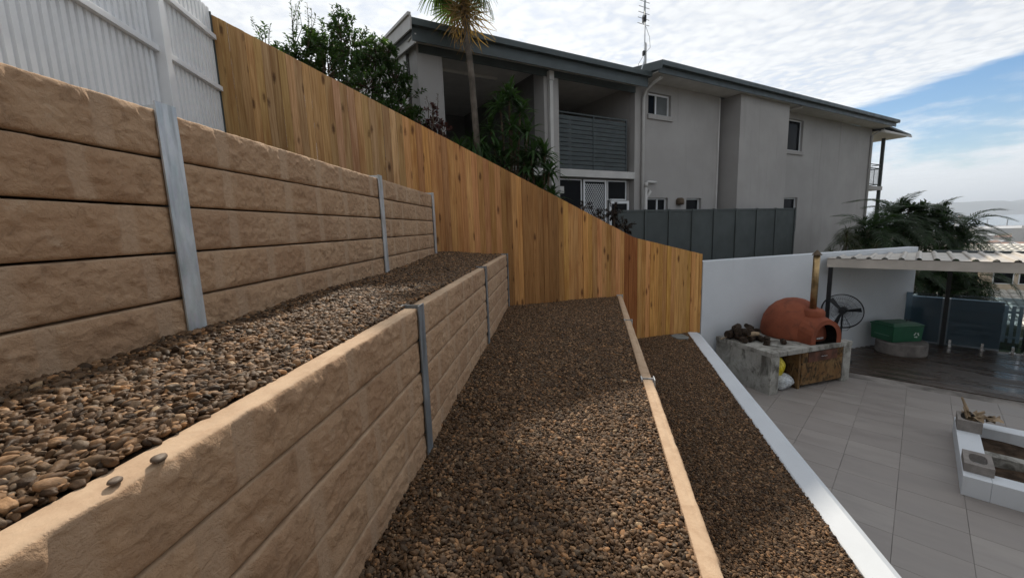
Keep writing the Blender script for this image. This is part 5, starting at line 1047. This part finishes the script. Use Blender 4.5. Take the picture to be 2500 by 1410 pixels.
nh = thing('house', 'cream house with white tiled roofs below the pergola and glass fence', 'house', (26.0, 22.0, -11.0), R(-30))
hb_ = lambda *b: MB().box(*b)
hb_(-4.5, 9, 0, 6.5, 0, 4.4).build('lower_wall', CREAM, nh); up_ = hb_(0.2, 9, 1.6, 6.3, 4.4, 8.05).build('upper_wall', CREAM, nh)
for x in (0.75, 1.75): hb_(x, x + 0.72, 1.56, 1.62, 6.95, 7.75).build('window', DARKGLASS, nh); hb_(x - 0.05, x + 0.77, 1.57, 1.61, 6.9, 7.80).build('window_frame', ALU, nh)
tile_slope(nh, (-5.5, 1.62, 6.55), (1, 0, 0), (0, -0.87, -0.42), 42, 10)
tile_slope(nh, (-5.5, 1.66, 6.55), (1, 0, 0), (0, 0.87, -0.42), 16, 10)
tile_slope(nh, (-0.6, 4.0, 8.98), (1, 0, 0), (0, -0.966, -0.26), 30, 8); tile_slope(nh, (-0.6, 4.02, 8.98), (1, 0, 0), (0, 0.966, -0.26), 30, 8)
nh2 = thing('house', 'distant hillside house with a pale tiled roof beyond the pergola roof', 'house', (46.0, 40.5, -22.0), R(-40))
hb_(-5, 6, 0, 8, 0, 15.6).build('wall', CREAM, nh2); tile_slope(nh2, (-5.6, 4, 18.4), (1, 0, 0), (0, -0.87, -0.42), 30, 14, 0.4, 0.4); tile_slope(nh2, (-5.6, 4.03, 18.4), (1, 0, 0), (0, 0.87, -0.42), 30, 14, 0.4, 0.4)

TOWNM = [plain('town_wall_a', (0.45, 0.44, 0.42), 0.85, 0.2), plain('town_wall_b', (0.36, 0.33, 0.29), 0.85, 0.2), plain('town_roof_a', (0.55, 0.56, 0.57), 0.6, 0.3), plain('town_roof_b', (0.33, 0.20, 0.15), 0.8, 0.2), plain('town_roof_c', (0.27, 0.29, 0.31), 0.7, 0.3)]
rg = random.Random(77)
def town_house(k):
    az = R(rg.uniform(43, 56)); d = rg.uniform(150, 900) if k % 3 else rg.uniform(420, 1250); x, y = d * math.sin(az), d * math.cos(az); z = float(ground_z(np.array(x), np.array(y))); L, B, H = rg.uniform(9, 22) * (1 + d / 1200), rg.uniform(8, 14), rg.uniform(3.5, 7.5) + (d > 700) * 3
    rk = rg.randrange(3); o = thing('town_building', ('low town building with a pale metal roof down by the shore', 'low town building with a red-brown roof down by the shore', 'low town building with a dark grey roof down by the shore')[rk], 'building', (x, y, z - 0.5), rg.uniform(0, 3.14), ('pale-roofed', 'red-roofed', 'dark-roofed')[rk] + ' town buildings by the shore')
    hb_(-L / 2, L / 2, -B / 2, B / 2, 0, H).build('wall', rg.choice(TOWNM[:2]), o)
    mb = MB(); mb.extrude([(-B / 2 - 0.5, H), (B / 2 + 0.5, H), (0, H + rg.uniform(1.2, 2.6))], -L / 2 - 0.5, L / 2 + 0.5); mb.build('roof', TOWNM[2 + rk], o)
for k in range(90): town_house(k)
ap = thing('apartment_tower', 'pale apartment tower standing in the town near the shore', 'building', (690, 548, -49.5), R(20))
hb_(-12, 12, -9, 9, 0, 26).build('wall', TOWNM[0], ap); hb_(-4, 4, -4, 4, 26.01, 29).build('lift_room', TOWNM[0], ap)
for f in range(8):
    for w_ in range(6): hb_(-11 + w_ * 3.8, -8.4 + w_ * 3.8, -9.06, -8.9, 1.2 + f * 3.1, 2.9 + f * 3.1).build('window', DARKGLASS, ap)
sh = thing('cargo_ship', 'long cargo ship moored at the far wharf', 'ship', (1290, 1075, -49.8), R(-38))
MB().add([(-95, -13, 0), (88, -13, 0), (100, 0, 0), (88, 13, 0), (-95, 13, 0), (-97, -14, 11), (92, -14, 11), (112, 0, 13), (92, 14, 11), (-97, 14, 11)], [(0, 1, 6, 5), (1, 2, 7, 6), (2, 3, 8, 7), (3, 4, 9, 8), (4, 0, 5, 9), (5, 6, 7, 8, 9)]).build('hull', plain('ship_hull', (0.10, 0.07, 0.07), 0.6, 0.3), sh)
hb_(-88, -66, -12, 12, 11, 32).build('bridge', TOWNM[2], sh); hb_(-84, -76, -3, 3, 32.01, 40).build('funnel', TOWNM[3], sh)
for x in (-30, 5, 40): hb_(x - 1, x + 1, -1, 1, 11.5, 28).build('crane_post', TOWNM[4], sh)
wh = thing('wharf_shed', 'long pale wharf shed beside the moored ship', 'building', (1150, 880, -49.5), R(-35)); hb_(-110, 110, -20, 20, 0, 11).build('wall', TOWNM[0], wh); MB().extrude([(-21, 11), (21, 11), (0, 16)], -111, 111).build('roof', TOWNM[2], wh)
# bush between the houses: one far-off mass
fo = MB(); rg = random.Random(5)
for k in range(900):
    az = R(rg.uniform(38, 60)); d = 60 + 900 * rg.random() ** 1.6; x, y = d * math.sin(az), d * math.cos(az); z = float(ground_z(np.array(x), np.array(y))); r = rg.uniform(1.6, 3.6) * (1 + d / 900); c = Vector((x, y, z + r * 0.7))
    for j in range(16):
        a = rg.uniform(0, 6.28); e = rg.uniform(-0.4, 1.4); dd = Vector((math.cos(a) * math.cos(e), math.sin(a) * math.cos(e), math.sin(e) * 0.8)); p = c + dd * r * rg.uniform(0.5, 1.0); t = Vector((rg.uniform(-1, 1), rg.uniform(-1, 1), rg.uniform(-.3, 1))).normalized() * r * 0.55; u_ = t.cross(dd).normalized() * r * 0.5
        fo.add([p - t, p + u_, p + t, p - u_], [(0, 1, 2, 3)])
o = fo.build('hillside_trees', m_leaf('far_tree_leaf', (0.045, 0.062, 0.028), 0.2)); struct(o, 'stuff'); o['label'] = 'dark green trees covering the slope down to the town'; o['category'] = 'trees'

# ------------------------------------------------------------------ unseen house mass, added to block sky light from the patio
shade_house = thing('house', 'unseen grey rendered house added to shade the tiled patio', 'house', (0, 0, -3.3), R(-45))
hb_(2.9, 13.0, -9.0, 3.6, 0, 5.8).build('wall', WALLGREY, shade_house); MB().extrude([(-9.5, 5.82), (4.1, 5.82), (4.1, 6.0), (-2.6, 7.2), (-9.5, 6.0)], 2.4, 13.5).build('roof', ROOFM, shade_house)
for v_ in (4.2, 6.6, 9.0): hb_(v_, v_ + 1.6, 3.58, 3.64, 0.1, 2.3).build('window', DARKGLASS, shade_house)

# ------------------------------------------------------------------ sea haze
hz = MB().box(-26000, 26000, -26000, 26000, -51.0, 420.0).build('haze', None); struct(hz, 'stuff'); hz['label'] = 'thin blue sea haze over the bay'; hz['category'] = 'haze'
hm = bpy.data.materials.new('sea_haze'); hm.use_nodes = True; ht = hm.node_tree; ht.nodes.clear(); pvn = ht.nodes.new('ShaderNodeVolumePrincipled'); pvn.inputs['Color'].default_value = (0.78, 0.87, 1.0, 1); pvn.inputs['Density'].default_value = 1.6e-4; pvn.inputs['Anisotropy'].default_value = 0.3
ho = ht.nodes.new('ShaderNodeOutputMaterial'); ht.links.new(pvn.outputs[0], ho.inputs['Volume']); hz.data.materials.append(hm)
